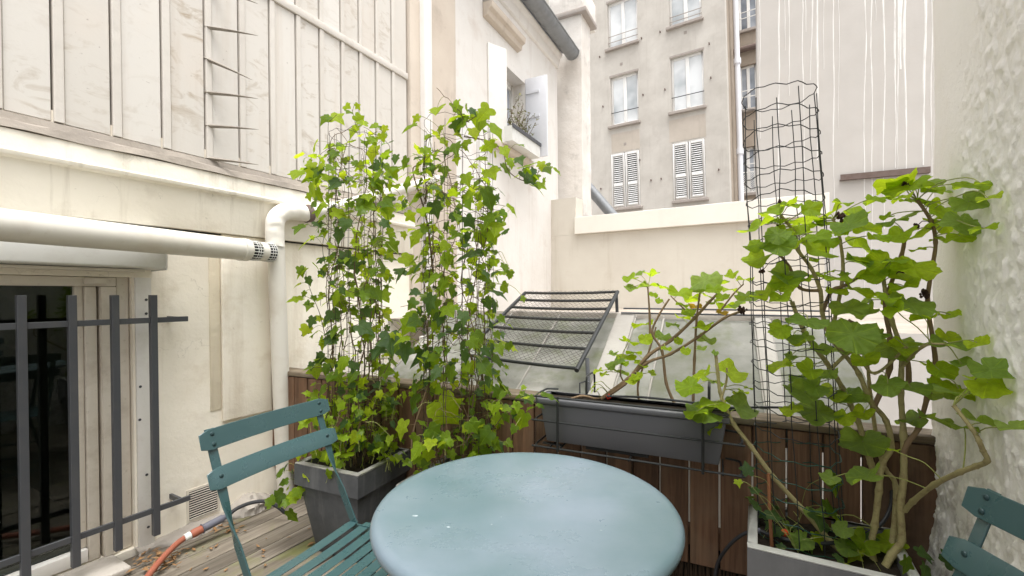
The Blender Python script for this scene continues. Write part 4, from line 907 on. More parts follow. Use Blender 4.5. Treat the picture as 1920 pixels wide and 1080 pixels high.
for p in (1099, 1329):
    x = FP.x(p, 700, -0.05); MB().tube(smooth_path([(x, -0.045, tz1 - 0.03), (x, -0.045, tz1 + 0.055), (x, -0.03, tz1 + 0.075), (x, 0.05, tz1 + 0.075), (x, 0.09, tz1 + 0.06), (x, 0.094, tz1 - 0.02)], 4), 0.0045, 8).build('fence_hook', MT['black_wire'], rk)
MB().tube(smooth_path([(tx0 + 0.27, -0.10, tz1 + 0.012), (tx0 + 0.45, -0.075, tz1 + 0.016), (tx0 + 0.75, -0.10, tz1 + 0.010), (tx1 - 0.1, -0.14, tz1 + 0.004), (tx1 + 0.02, -0.09, tz1 + 0.012), (tx1 + 0.2, -0.05, tz1 + 0.02), (tx1 + 0.42, -0.06, tz1 + 0.012)], 6), 0.0045, 8).build('drip_line', MT['hose_black'], tr)

# ================================================================== wire cages
def wire_cage(label, p0, p1, r0, r1, nv, nh, mat, rw, wob=0.004, name='wire_cage', low=None, miss=0.0):
    p0, p1 = Vector(p0), Vector(p1); t = thing(name, label, 'wire trellis', WF, p0); ax = p1 - p0
    def pt(g, s, w=1.0):
        r = r0 + (r1 - r0) * s
        r += wob * noise.noise((math.cos(g) * 2, math.sin(g) * 2, s * 4 + p0.x)) * 2
        return p0 + ax * s + Vector((math.cos(g), math.sin(g), 0)) * r
    for i in range(nv):
        g = 2 * math.pi * i / nv + 0.1; s0 = 0.0; s1 = 1.0 - (random.random() * 0.03)
        MB().tube([pt(g + 0.05 * noise.noise((i, s * 5, p0.y)), s0 + (s1 - s0) * s / 14) for s in range(15)], rw, 5).build('upright_wire', mat, t)
    for k in range(nh + 1):
        s = k / nh; pts = []; n = nv * 4
        for j in range(n):
            g = 2 * math.pi * j / n + 0.1; q = pt(g, s); q.z += 0.007 * math.sin(g * 2 + k * 0.35) + 0.0035 * (1 if j % 4 == 0 else (-1 if j % 4 == 2 else 0)) + 0.010 * noise.noise((k * 3.7, math.cos(g), math.sin(g)))
            pts.append(q)
        MB().ring(pts, rw, 5).build('hoop', low if (low and s < 0.22) else mat, t)
    return t
wire_cage('rusty wire cage inside the left ivy', (-0.78, 2.262, 0.40), (-0.775, 2.25, 2.02), 0.135, 0.125, 12, 20, MT['rust_wire'], 0.0009)
wire_cage('dark wire cage inside the second ivy', (-0.240, 2.00, 0.40), (-0.235, 1.99, 1.98), 0.155, 0.150, 13, 18, MT['rust_wire'], 0.0009)
wire_cage('tall bare wire cage leaning up from the stone planter', (0.975, 1.53, 0.43), (0.915, 1.555, 1.925), 0.125, 0.112, 11, 21, MT['black_wire'], 0.00165, 0.006, low=MT['green_wire'])

# ================================================================== table and chairs
tb = thing('bistro_table', 'round teal metal bistro table with a pale weathered top', 'table', WF, (0.035, 1.150, 0))
tc_ = (0.035, 1.150, 0.0); TR_ = 0.378; TZ = 0.722
prof = [(0.0, TZ), (0.10, TZ), (0.22, TZ), (0.335, TZ), (0.352, TZ - 0.0006), (0.364, TZ - 0.003), (0.3725, TZ - 0.008), (0.377, TZ - 0.015), (TR_, TZ - 0.022), (0.3765, TZ - 0.029), (0.372, TZ - 0.033), (0.366, TZ - 0.033), (0.362, TZ - 0.028), (0.352, TZ - 0.020), (0.0, TZ - 0.014)]
MB().lathe(prof, tc_, 128).build('table_top', MT['table'], tb, smooth=60)
for (px_, py_, ra_, rb_) in ((779, 967, 0.0065, 0.0040), (841, 988, 0.0038, 0.0032), (922, 983, 0.0022, 0.0016), (1127, 994, 0.003, 0.0014), (940, 969, 0.0018, 0.0014)):      # dried white splashes
    q = at_height(px_, py_, TZ + 0.0006); m_ = MB(); vs = []
    for j in range(14):
        g_ = 2 * math.pi * j / 14; k_ = 1 + 0.35 * noise.noise((px_, math.cos(g_) * 1.5, math.sin(g_) * 1.5)); vs.append((q.x + ra_ * k_ * math.cos(g_), q.y + rb_ * k_ * math.sin(g_), TZ + 0.0003))
    m_.add(vs + [(q.x, q.y, TZ + 0.0012)], [(j, (j + 1) % 14, 14) for j in range(14)]); m_.build('dried_splash', MT['splash'], tb, WF, smooth=60)
for s_ in (-1, 1):
    for q in (-1, 1):
        a = Vector((tc_[0] + 0.22 * q, tc_[1] + 0.17 * s_, TZ - 0.022)); b = Vector((tc_[0] - 0.24 * q, tc_[1] + 0.18 * s_, 0.008))
        MB().tube([a, lerp(a, b, 0.5) + Vector((0, 0.012 * q * s_, 0)), b], 0.011, 10).build('leg', MT['teal'], tb)
    MB().tube([(tc_[0] - 0.26, tc_[1] + 0.175 * s_, TZ - 0.026), (tc_[0] + 0.26, tc_[1] + 0.175 * s_, TZ - 0.026)], 0.008, 8).build('top_rail', MT['teal'], tb)
for q in (-1, 1): MB().tube([(tc_[0] - 0.21 * q, tc_[1] - 0.178, 0.09), (tc_[0] - 0.21 * q, tc_[1] + 0.178, 0.09)], 0.008, 8).build('stretcher', MT['teal'], tb)

def strap(mb, pts, w, t, wdir=(1, 0, 0)):      # flat bar: width along wdir
    pts = [Vector(p) for p in pts]; wd = Vector(wdir); m = len(pts)
    for i, p in enumerate(pts):
        tg = (pts[min(i+1, m-1)] - pts[max(i-1, 0)]).normalized(); wv = (wd - tg * wd.dot(tg)).normalized(); nv = tg.cross(wv)
        for a, b in ((-1, -1), (1, -1), (1, 1), (-1, 1)): mb.v.append(tuple(p + wv * (a * w / 2) + nv * (b * t / 2)))
    b0 = len(mb.v) - 4 * m
    for i in range(m - 1):
        for j in range(4): mb.f.append((b0 + i*4 + j, b0 + i*4 + (j+1) % 4, b0 + (i+1)*4 + (j+1) % 4, b0 + (i+1)*4 + j))
    mb.f.append((b0+3, b0+2, b0+1, b0)); mb.f.append(tuple(b0 + (m-1)*4 + k for k in range(4))); return mb
def make_chair():
    t = thing('folding_chair', 'teal folding metal chair left of the table, its back towards the window', 'chair', WF, (0, 0, 0))
    ytop, yb, yseat = -0.225, -0.135, -0.065
    def back_slat(z, y, h, tilt):
        m = MB(); n = 16; hl = 0.234
        for i in range(n + 1):
            x = -hl + 2 * hl * i / n; c = 0.016 * (1 - (x / hl) ** 2)
            e = max(0.0, abs(x) - (hl - 0.010)) / 0.010; hh = h / 2 - 0.008 * e * e
            for (yy, zz) in ((0.0, -hh), (0.0, hh), (0.003, hh), (0.003, -hh)):
                m.v.append((x, y - c + yy + tilt * zz, z + zz))
        for i in range(n):
            for j in range(4): m.f.append((i*4 + j, i*4 + (j+1) % 4, (i+1)*4 + (j+1) % 4, (i+1)*4 + j))
        m.f.append((3, 2, 1, 0)); m.f.append(tuple(n*4 + k for k in range(4)))
        s = m.build('back_slat', MT['teal'], t, bevel=0.0012, seg=1)
        for x in (-0.195, 0.195):
            for dz in ((0.014, -0.014) if z > 0.8 else (0.004,)):
                r = MB().lathe([(0.0065, 0.0), (0.0058, 0.002), (0.003, 0.0036), (0.0, 0.004)], n=12)
                r.v = [(x + a, y + 0.003 - 0.016 * (1 - (x / hl) ** 2) + tilt * dz + c, z + dz + b) for a, b, c in r.v]
                r.build('rivet', MT['rivet'], s)
    back_slat(0.838, ytop + 0.016 + 0.004, 0.056, -0.30); back_slat(0.735, ytop + 0.056, 0.056, -0.38)
    for x in (-0.195, 0.195):
        m = MB(); n = 22; path = smooth_path([(x, ytop, 0.865), (x, ytop + 0.020, 0.80), (x, yb, 0.62), (x, yseat + 0.01, 0.46), (x, 0.06, 0.24), (x, 0.205, 0.012)], 5)
        for i, p in enumerate(path):     # the strap turns a quarter between back and leg
            q = min(1, max(0, (0.68 - p.z) / 0.12)); g = q * R(90); wd = Vector((math.cos(g), math.sin(g) * 0.95, math.sin(g) * 0.3)); tg = (path[min(i+1, len(path)-1)] - path[max(i-1, 0)]).normalized()
            wv = (wd - tg * wd.dot(tg)).normalized(); nv = tg.cross(wv)
            for a, b in ((-1, -1), (1, -1), (1, 1), (-1, 1)): m.v.append(tuple(p + wv * (a * 0.013) + nv * (b * 0.0025)))
        for i in range(len(path) - 1):
            for j in range(4): m.f.append((i*4 + j, i*4 + (j+1) % 4, (i+1)*4 + (j+1) % 4, (i+1)*4 + j))
        m.f.append((3, 2, 1, 0)); m.f.append(tuple((len(path)-1)*4 + k for k in range(4)))
        m.build('upright', MT['teal'], t, bevel=0.0008, seg=1)
        strap(MB(), [(x * 0.93, 0.27, 0.44), (x * 0.93, 0.05, 0.215), (x * 0.93, -0.16, 0.012)], 0.022, 0.005, (0, 1, 1)).build('rear_leg', MT['teal'], t)
        strap(MB(), [(x, yseat - 0.01, 0.437), (x, 0.285, 0.443)], 0.022, 0.005, (0, 0, 1)).build('seat_rail', MT['teal'], t)
    for z, y, s in ((0.10, 0.145, 0.195), (0.10, -0.075, 0.181)): MB().tube([(-s, y, z), (s, y, z)], 0.006, 8).build('stretcher', MT['teal'], t)
    for i in range(8):
        y = yseat + 0.012 + i * 0.046; w = 0.0365; zc = 0.4535 - 0.0105 * math.sin(math.pi * min(1, (i + 0.3) / 6.0)) + (0.002 if i == 0 else 0)
        m = MB(); n = 14; hl = 0.222 if i else 0.205
        for k in range(n + 1):
            x = -hl + 2 * hl * k / n; dz = -0.005 * (1 - (x / hl) ** 2)
            e = max(0.0, abs(x) - (hl - 0.008)) / 0.008; ww = w / 2 - 0.006 * e * e
            for yy, zz in ((-ww, 0), (ww, 0), (ww, -0.003), (-ww, -0.003)): m.v.append((x, y + yy, zc + dz + zz))
        for k in range(n):
            for j in range(4): m.f.append((k*4 + j, k*4 + (j+1) % 4, (k+1)*4 + (j+1) % 4, (k+1)*4 + j))
        m.f.append((3, 2, 1, 0)); m.f.append(tuple(n*4 + k for k in range(4)))
        m.build('seat_slat', MT['teal'], t, bevel=0.001, seg=1)
    return t
chair = make_chair()
chair2 = copy_tree(chair)
chair['group'] = chair2['group'] = 'folding chairs at the bistro table'
chair2['label'] = 'teal folding metal chair by the rough wall, cut off at the picture edge'
def put_chair(c, back, f):
    f = Vector((f[0], f[1], 0)).normalized(); o = Vector((back[0], back[1], 0)) + f * 0.21; c.location = o; c.rotation_euler = (0, 0, math.atan2(-f.x, f.y))
put_chair(chair, (-0.773, 1.4625), (0.923, -0.384))
put_chair(chair2, (0.900, 0.690), (-0.99, 0.12))

# ================================================================== hose and litter on the deck
hs_ = thing('garden_hose', 'orange garden hose joined to a black one by a grey connector', 'hose', WF, at_height(330, 1030, 0.0))
def fl_(px, py, h): return at_height(px, py, h)
MB().tube(smooth_path([fl_(150, 1250, 0.03), fl_(255, 1110, 0.04), fl_(300, 1052, 0.055), fl_(330, 1021, 0.065), fl_(350, 1006, 0.072)], 6), 0.0135, 12).build('orange_hose', MT['hose_orange'], hs_)
a, b = fl_(346, 1009, 0.072), fl_(428, 966, 0.10); d_ = (b - a)
MB().tube([a + d_ * 0.00, a + d_ * 0.13], 0.018, 14).build('hose_clip', MT['box_metal'], hs_)
MB().tube([a + d_ * 0.135, a + d_ * 0.22, a + d_ * 0.38], [0.019, 0.021, 0.019], 14).build('orange_coupling', MT['hose_orange'], hs_)
MB().tube([a + d_ * 0.385, a + d_ * 0.40, a + d_ * 0.42, a + d_ * 0.86, a + d_ * 0.87, a + d_ * 1.0], [0.024, 0.024, 0.019, 0.019, 0.014, 0.012], 14).build('connector', MT['connector'], hs_)
MB().tube(smooth_path([b, fl_(445, 953, 0.12), fl_(470, 943, 0.13), fl_(497, 940, 0.125), fl_(520, 950, 0.09), fl_(535, 962, 0.05)], 6), 0.0095, 10).build('black_hose', MT['hose_black'], hs_)
rnd = random.Random(5)
m_ = MB()
for i in range(150):
    if i < 95: px, py = rnd.gauss(300, 24), rnd.gauss(1046, 15)
    elif i < 125: px, py = rnd.gauss(415, 20), rnd.gauss(990, 8)
    else: px, py = rnd.uniform(330, 600), rnd.uniform(985, 1075)
    q = at_height(px, py, rnd.uniform(0.004, 0.022 if i < 95 else 0.008)); s = rnd.uniform(0.008, 0.024); g = rnd.random() * 6.28; w_ = s * rnd.uniform(0.2, 0.5)
    if LW.loc(q).y > -0.03: continue
    ca, sa = math.cos(g), math.sin(g)
    loc = [(-s, 0, 0), (0, -w_, 0.3 * w_), (s, 0, 0.002), (0, w_, 0.3 * w_), (0, 0, -0.002)]
    m_.add([(q.x + x * ca - y * sa, q.y + x * sa + y * ca, q.z + 0.003 + z + x * rnd.uniform(-0.3, 0.3)) for x, y, z in loc], [(0, 1, 4), (1, 2, 4), (2, 3, 4), (3, 0, 4)])
o = m_.build('leaf_litter', MT['litter'], None, WF, kind='stuff', smooth=0); tag(o, 'dry brown leaf litter gathered beside the orange hose', 'leaf litter')

# ================================================================== leaves
def ivy_mesh(seed, mat):
    rn = random.Random(seed)
    half = [(0.0, 0.05), (0.11, -0.06), (0.28, -0.09), (0.43, 0.02), (0.47, 0.15), (0.41, 0.27), (0.44, 0.36), (0.56, 0.50), (0.42, 0.585), (0.27, 0.62), (0.17, 0.78), (0.0, 1.03)]
    k = rn.uniform(0.88, 1.08); lob = rn.uniform(0.55, 1.15); low = rn.uniform(0.7, 1.15)
    out = [(x * k * (lob if i in (6, 7, 8) else (low if i in (2, 3, 4, 5) else 1)) + rn.uniform(-0.02, 0.02) * (x > 0), y + rn.uniform(-0.02, 0.02)) for i, (x, y) in enumerate(half)]
    out = out + [(-x * rn.uniform(0.92, 1.06), y + rn.uniform(-0.02, 0.02)) for x, y in reversed(out[1:-1])]
    n = len(out); c = (0.0, 0.33); fold = rn.uniform(0.10, 0.32); droop = rn.uniform(0.05, 0.65); tw = rn.uniform(-0.12, 0.12)
    def zz(x, y): return fold * abs(x) * 0.8 - 0.22 * x * x - droop * max(0, y - 0.1) ** 2 + tw * x * y + 0.02 * math.sin(7 * math.atan2(x, y + 0.01))
    vs = [(c[0], c[1], zz(*c) - 0.01)]
    for s in (0.55, 1.0):
        for x, y in out:
            X, Y = c[0] + (x - c[0]) * s, c[1] + (y - c[1]) * s; vs.append((X, Y - 0.05, zz(X, Y)))
    fs = [(0, 1 + i, 1 + (i + 1) % n) for i in range(n)] + [(1 + i, 1 + n + i, 1 + n + (i + 1) % n, 1 + (i + 1) % n) for i in range(n)]
    return leaf_data('ivy_leaf', vs, fs, mat)
def ger_mesh(seed, mat):
    rn = random.Random(seed); n = 36; lobes = rn.choice((5, 6, 7)); ph = rn.uniform(-0.3, 0.3); cup = rn.uniform(-0.20, 0.40); droop = rn.uniform(0.0, 0.35); fold = rn.uniform(0.02, 0.06); wav = rn.uniform(0.04, 0.12); tilt = rn.uniform(-0.25, 0.25)
    def outl(i):
        t = 2 * math.pi * i / n; a = math.pi - t     # angle from the tip
        r = 0.50 + 0.028 * math.cos(lobes * (t - math.pi) + ph) + 0.020 * math.cos(lobes * 3 * t) + rn.uniform(-0.010, 0.010)
        nt = abs((t + math.pi) % (2 * math.pi) - math.pi)     # distance from the stalk notch
        if nt < 0.42: r *= 0.52 + 0.48 * (nt / 0.42) ** 0.8
        return r * math.sin(t), -r * math.cos(t), t
    vs = [(0.0, 0.0, 0.0)]
    o = [outl(i) for i in range(n)]
    for s in (0.5, 1.0):
        for x, y, t in o:
            X, Y = x * s * 1.08, y * s + 0.04 * s; rr = math.hypot(X, Y)
            z = cup * rr * rr * 1.3 + fold * s * math.cos(lobes * (t - math.pi) + ph) * 1.2 - droop * max(0, Y) ** 2 + wav * s * s * math.sin(3 * t + ph * 5) + tilt * X * abs(X)
            vs.append((X, Y, z))
    fs = [(0, 1 + i, 1 + (i + 1) % n) for i in range(n)] + [(1 + i, 1 + n + i, 1 + n + (i + 1) % n, 1 + (i + 1) % n) for i in range(n)]
    return leaf_data('geranium_leaf', vs, fs, mat)
def slim_mesh(seed, mat):
    rn = random.Random(seed); w = rn.uniform(0.10, 0.17); d = rn.uniform(0.1, 0.4)
    vs = [(0, 0, 0), (w, 0.35, 0.03), (0, 0.4, -0.0), (-w, 0.35, 0.03), (w * 0.6, 0.75, 0.03 - d * 0.3), (0, 0.75, -d * 0.35), (-w * 0.6, 0.75, 0.03 - d * 0.3), (0, 1, -d * 0.6)]
    return leaf_data('slim_leaf', vs, [(0, 1, 2), (0, 2, 3), (1, 4, 5, 2), (2, 5, 6, 3), (4, 7, 5), (5, 7, 6)], mat)
def leaf_data(name, vs, fs, mat):
    me = bpy.data.meshes.new(name); me.from_pydata(vs, [], fs); me.update()
    me.polygons.foreach_set('use_smooth', [True] * len(me.polygons)); me.materials.append(mat); return me
LEAF = {k: [fn(s * 13 + 1, MT[m]) for s in range(cnt)] for k, fn, m, cnt in (('ivy_bright', ivy_mesh, 'ivy_bright', 9), ('ivy', ivy_mesh, 'ivy', 9), ('ivy_young', ivy_mesh, 'ivy_young', 5), ('ivy_dark', ivy_mesh, 'ivy_dark', 7), ('ger', ger_mesh, 'ger', 8), ('ger_dark', ger_mesh, 'ger_dark', 5), ('ger_yellow', ger_mesh, 'ger_yellow', 2), ('twig', slim_mesh, 'grey_plant', 3), ('slim', slim_mesh, 'ivy_young', 2))}
RL = random.Random(77)
def rv(s=1.0): return Vector((RL.uniform(-s, s), RL.uniform(-s, s), RL.uniform(-s, s)))
def put_leaf(plant, kind, pos, size, nrm, tip, name='leaf'):
    n = Vector(nrm).normalized(); t = Vector(tip); t = (t - n * t.dot(n))
    t = t.normalized() if t.length > 1e-3 else n.orthogonal().normalized(); b = t.cross(n)
    o = bpy.data.objects.new(name, RL.choice(LEAF[kind])); COL.objects.link(o); o.parent = plant
    m = Matrix((b, t, n)).transposed().to_4x4(); o.matrix_basis = Matrix.Translation(Vector(pos) - plant.location) @ m @ Matrix.Diagonal((size * RL.uniform(0.9, 1.1), size * RL.uniform(0.92, 1.08), size, 1))
    return o
def nearest(p, pts):
    return min(pts, key=lambda q: (q - p).length_squared)
def stalk(mb, a, b, r=0.0011, sag=0.25):
    a, b = Vector(a), Vector(b); d = b - a; m1 = a + d * 0.35 + Vector((0, 0, d.length * sag * 0.7)) + rv(d.length * 0.06); m2 = a + d * 0.72 + Vector((0, 0, d.length * sag * 0.6)) + rv(d.length * 0.05)
    mb.tube(smooth_path([a, m1, m2, b], 3), [r * 1.3] + [r] * 9, 4, caps=False)

# ------------------------------------------------------------------ ivy
def ivy_plant(label, axis, r0, r1, z0, z1, nvines, seed, hand, shoots, profile, total, base_n, tr_px, zdepth, mdens):
    rn = random.Random(seed); RL.seed(seed)
    pl = thing('ivy_plant', label, 'climbing plant', WF, (axis[0], axis[1], z0))
    vine = []; vmb = MB(); A = Vector((axis[0], axis[1], 0)); vpts = []
    for i in range(nvines):
        g = 2 * math.pi * i / nvines + rn.uniform(-0.2, 0.2); top = z1 - (rn.random() ** 1.5) * (z1 - z0) * 0.45; dg = rn.uniform(-0.5, 0.5); pts = []
        n = 26
        for k in range(n + 1):
            z = z0 + (top - z0) * k / n; s = (z - z0) / (z1 - z0); rad = (r0 + (r1 - r0) * s) + 0.035 * noise.noise((i * 3.3, z * 3.5, seed)) + 0.012
            if s < 0.12: rad *= 0.5 + 0.5 * s / 0.12
            gg = g + dg * s * 2 + 0.55 * noise.noise((i * 5.5, z * 2.2, seed + 3)) + 0.3 * noise.noise((i * 5.5, z * 7, seed + 5))
            pts.append(A + Vector((math.cos(gg) * rad, math.sin(gg) * rad, z)))
        rr = rn.uniform(0.0022, 0.0046); vmb.tube(pts, [rr * (1 - 0.65 * k / n) for k in range(n + 1)], 5); vpts += pts[2:]
    vmb.build('vine_stems', MT['stem'], pl, WF, kind='stuff', smooth=50)
    tw = MB()
    for i in range(70):      # loose twiggy side shoots
        a = rn.choice(vpts); out = (a - A); out.z = 0; out = out.normalized(); d = (out + Vector((rn.uniform(-1, 1), rn.uniform(-1, 1), rn.uniform(-0.6, 0.9)))).normalized(); ln = rn.uniform(0.04, 0.11)
        pts = [a, a + d * ln * 0.5 + Vector((0, 0, -0.01)), a + d * ln + Vector((rn.uniform(-0.03, 0.03), rn.uniform(-0.03, 0.03), -0.03))]; tw.tube(smooth_path(pts, 4), 0.0011, 4); vpts.append(pts[1]); vpts.append(pts[2])
    for i in range(46):      # strands wandering round the cage
        g = rn.uniform(0, 6.28); z = rn.uniform(z0 + 0.25 * (z1 - z0), z1 - 0.1); pts = []; dz = rn.uniform(-0.25, 0.25); dgg = rn.choice((-1, 1)) * rn.uniform(1.0, 2.6)
        for k in range(12):
            t = k / 11; s = (z + dz * t - z0) / (z1 - z0); rad = r0 + (r1 - r0) * s + 0.02 + 0.05 * noise.noise((i * 2.2, t * 3, seed)); gg = g + dgg * t
            pts.append(A + Vector((math.cos(gg) * rad, math.sin(gg) * rad, z + dz * t + 0.03 * noise.noise((i, t * 5, 2)))))
        tw.tube(smooth_path(pts, 2), 0.0013, 4); vpts += pts[::3]
    for sh in shoots:
        pts = smooth_path([P(x, y, d) for x, y, d in sh[0]], 7); m = len(pts)
        tw.tube(pts, [sh[1] * (1 - 0.55 * k / m) for k in range(m)], 6); vpts += pts[::2]
    tw.build('side_shoots', MT['stem'], pl, WF, kind='stuff', smooth=50)
    pet = MB(); cnt = 0
    for (x, y, w, kind) in hand:
        if kind == 'ivy' and y < 460 and RL.random() < 0.75: kind = 'ivy_bright'  # upper leaves mostly take the copy with light put into its colour
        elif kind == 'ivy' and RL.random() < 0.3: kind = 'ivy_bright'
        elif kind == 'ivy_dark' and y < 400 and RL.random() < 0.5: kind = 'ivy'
        near = RL.uniform(-0.16, 0.02); d = zdepth + near
        for sh in shoots:
            for (sx, sy, sd) in sh[0]:
                if (sx - x) ** 2 + (sy - y) ** 2 < 45 ** 2: d = sd - 0.03
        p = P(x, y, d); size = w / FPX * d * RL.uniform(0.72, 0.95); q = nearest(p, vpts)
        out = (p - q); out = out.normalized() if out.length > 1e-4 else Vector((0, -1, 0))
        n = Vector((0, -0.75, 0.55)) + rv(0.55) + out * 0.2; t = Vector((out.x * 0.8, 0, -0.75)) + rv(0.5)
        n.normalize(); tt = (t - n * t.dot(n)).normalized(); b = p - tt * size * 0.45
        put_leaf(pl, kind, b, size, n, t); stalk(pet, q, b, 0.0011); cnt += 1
    k = 0
    while k < total:
        h = rn.random(); z = z0 + (z1 - z0) * h
        if rn.random() > profile(h): continue
        cands = [q for q in rn.sample(vpts, 14) if abs(q.z - z) < 0.12]
        if not cands: continue
        q = cands[0]; out = q - A; out.z = 0; out = out.normalized() if out.length > 1e-4 else Vector((0, -1, 0))
        if out.y > 0.5 and rn.random() < 0.6: continue
        pl_ = rn.uniform(0.01, 0.06); p = q + out * pl_ + Vector((rn.uniform(-0.03, 0.03), rn.uniform(-0.03, 0.03), rn.uniform(-0.02, 0.04)))
        small = h < base_n; size = rn.uniform(0.028, 0.055) if small else min(0.095, max(0.030, rn.gauss(0.052, 0.019)))
        n = out * 0.6 + Vector((0, -0.25, 0.75)) + rv(0.6); t = out * 0.7 + Vector((0, 0, -0.6)) + rv(0.6)
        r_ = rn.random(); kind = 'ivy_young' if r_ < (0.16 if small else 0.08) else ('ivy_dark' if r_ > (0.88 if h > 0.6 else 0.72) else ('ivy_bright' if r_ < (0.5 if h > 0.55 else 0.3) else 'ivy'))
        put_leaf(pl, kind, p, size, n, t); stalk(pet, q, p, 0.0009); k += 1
    for mk, cnt_ in (('ivy', 150), ('ivy_dark', 70), ('ivy_bright', 150), ('ivy_young', 70)):      # small leaves deep in the tangle, past counting
        lm = MB(); k = 0
        while k < cnt_:
            q = rn.choice(vpts); h = (q.z - z0) / (z1 - z0)
            if rn.random() > profile(h) * (1.6 if h < base_n else 0.8): continue
            p = q + Vector((rn.uniform(-0.07, 0.07), rn.uniform(-0.07, 0.07), rn.uniform(-0.03, 0.05))); size = rn.uniform(0.026, 0.058)
            n = (Vector((0, -0.3, 0.8)) + rv(0.8)).normalized(); t = rv(1) + Vector((0, 0, -0.5)); t = (t - n * t.dot(n)).normalized(); b = t.cross(n); me = RL.choice(LEAF[mk])
            lm.add([p + (b * v.co.x + t * v.co.y + n * v.co.z) * size for v in me.vertices], [tuple(f.vertices) for f in me.polygons]); k += 1
        lm.build('small_leaves', MT[mk], pl, WF, kind='stuff', smooth=60)
    lm = MB()
    for i in range(mdens):
        g = rn.uniform(0, 6.28); rr = 0.20 * math.sqrt(rn.random()) + 0.03; z = z0 + 0.03 + 0.36 * rn.random() ** 1.3; p = A + Vector((math.cos(g) * rr, math.sin(g) * rr, z)); size = rn.uniform(0.028, 0.058)
        n = (Vector((0, -0.35, 0.8)) + rv(0.7)).normalized(); t = rv(1) + Vector((0, 0, -0.4)); t = (t - n * t.dot(n)).normalized(); b = t.cross(n); me = RL.choice(LEAF['ivy_bright'])
        lm.add([p + (b * v.co.x + t * v.co.y + n * v.co.z) * size for v in me.vertices], [tuple(f.vertices) for f in me.polygons]); stalk(pet, p - t * 0.0 + Vector((rn.uniform(-0.03, 0.03), rn.uniform(-0.03, 0.03), -0.06)), p, 0.0009)
    if mdens: lm.build('foot_leaves', MT['ivy_bright'], pl, WF, kind='stuff', smooth=60)
    pet.build('leaf_stalks', MT['petiole'], pl, WF, kind='stuff', smooth=50)
    return pl
def z5(l): return [(500 + x / 3.176, 180 + y / 3.176, w / 3.176, k) for x, y, w, k in l]
def z6(l): return [(500 + x / 2.7, 500 + y / 2.7, w / 2.7, k) for x, y, w, k in l]
I, Y_, D = 'ivy', 'ivy_young', 'ivy_dark'
h1 = z5([(420, 130, 130, I), (520, 200, 120, I), (560, 140, 95, I), (545, 65, 60, Y_), (480, 275, 95, I), (265, 420, 85, Y_), (285, 475, 115, D), (305, 600, 115, I), (372, 600, 95, I), (380, 500, 115, I), (465, 390, 55, I), (625, 340, 140, Y_), (700, 345, 105, I), (765, 375, 75, D), (750, 455, 110, I), (545, 535, 90, Y_), (480, 505, 75, D), (430, 830, 125, D), (310, 765, 75, D), (325, 730, 75, I), (600, 655, 150, D), (500, 650, 90, I), (445, 700, 130, I), (860, 720, 90, I), (460, 970, 115, D), (540, 1020, 125, D), (370, 970, 65, I), (320, 980, 65, D), (200, 1045, 100, Y_), (700, 200, 60, Y_), (640, 180, 80, I), (690, 250, 70, I), (770, 540, 100, I), (800, 610, 60, Y_), (660, 470, 90, I), (600, 600, 95, I), (720, 640, 110, D), (700, 700, 90, I), (820, 830, 60, Y_), (760, 900, 110, I), (850, 980, 120, I), (630, 1040, 100, I), (690, 930, 60, Y_), (560, 420, 90, I), (540, 470, 70, Y_), (400, 455, 55, I)]) + \
     z6([(150, 95, 50, Y_), (215, 75, 60, D), (175, 25, 80, I), (270, 35, 60, D), (185, 140, 40, I), (245, 160, 45, I), (225, 280, 80, D), (310, 335, 60, D), (345, 245, 90, D), (380, 190, 90, I), (360, 470, 80, I), (330, 490, 70, Y_), (265, 470, 80, D), (225, 505, 60, D), (560, 140, 110, I), (740, 310, 90, D), (630, 385, 130, D), (560, 430, 110, D), (500, 310, 110, D), (640, 350, 50, Y_), (250, 530, 90, I), (270, 630, 80, I), (575, 650, 60, Y_), (440, 870, 75, Y_), (370, 945, 90, Y_), (530, 945, 50, Y_), (425, 680, 50, I), (240, 1050, 90, Y_), (160, 945, 70, Y_), (200, 930, 60, I), (600, 860, 60, I), (640, 800, 50, D), (560, 870, 60, D), (620, 880, 60, I), (520, 730, 60, I), (480, 660, 60, I), (360, 560, 80, I), (300, 520, 70, I), (425, 600, 60, D)])
s1 = [([(612, 640, 2.20), (600, 590, 2.17), (586, 555, 2.16), (574, 520, 2.17)], 0.0022), ([(640, 330, 2.2), (612, 340, 2.16), (590, 322, 2.14)], 0.002), ([(670, 250, 2.2), (665, 225, 2.2), (660, 205, 2.2)], 0.0018), ([(700, 400, 2.2), (720, 360, 2.16), (742, 300, 2.16)], 0.0018), ([(648, 560, 2.2), (618, 520, 2.15), (605, 460, 2.14), (622, 400, 2.15)], 0.002), ([(720, 700, 2.1), (735, 650, 2.1), (700, 560, 2.12)], 0.0022), ([(560, 880, 2.2), (553, 905, 2.18), (545, 935, 2.17), (535, 955, 2.17)], 0.0018)]
def prof1(h): return 0.95 if h < 0.24 else (0.55 if h < 0.55 else 0.95)
ivy_plant('bushy left ivy climbing a wire cage in the slate planter beside the downpipe', (-0.78, 2.262), 0.105, 0.11, 0.41, 2.03, 18, 21, h1 + [(522, 888, 22, I), (530, 905, 28, I), (518, 932, 30, I), (545, 935, 34, Y_), (525, 945, 24, I), (560, 925, 30, I), (548, 968, 30, I), (508, 938, 22, I)], s1, prof1, 190, 0.26, 0, 2.20, 150)
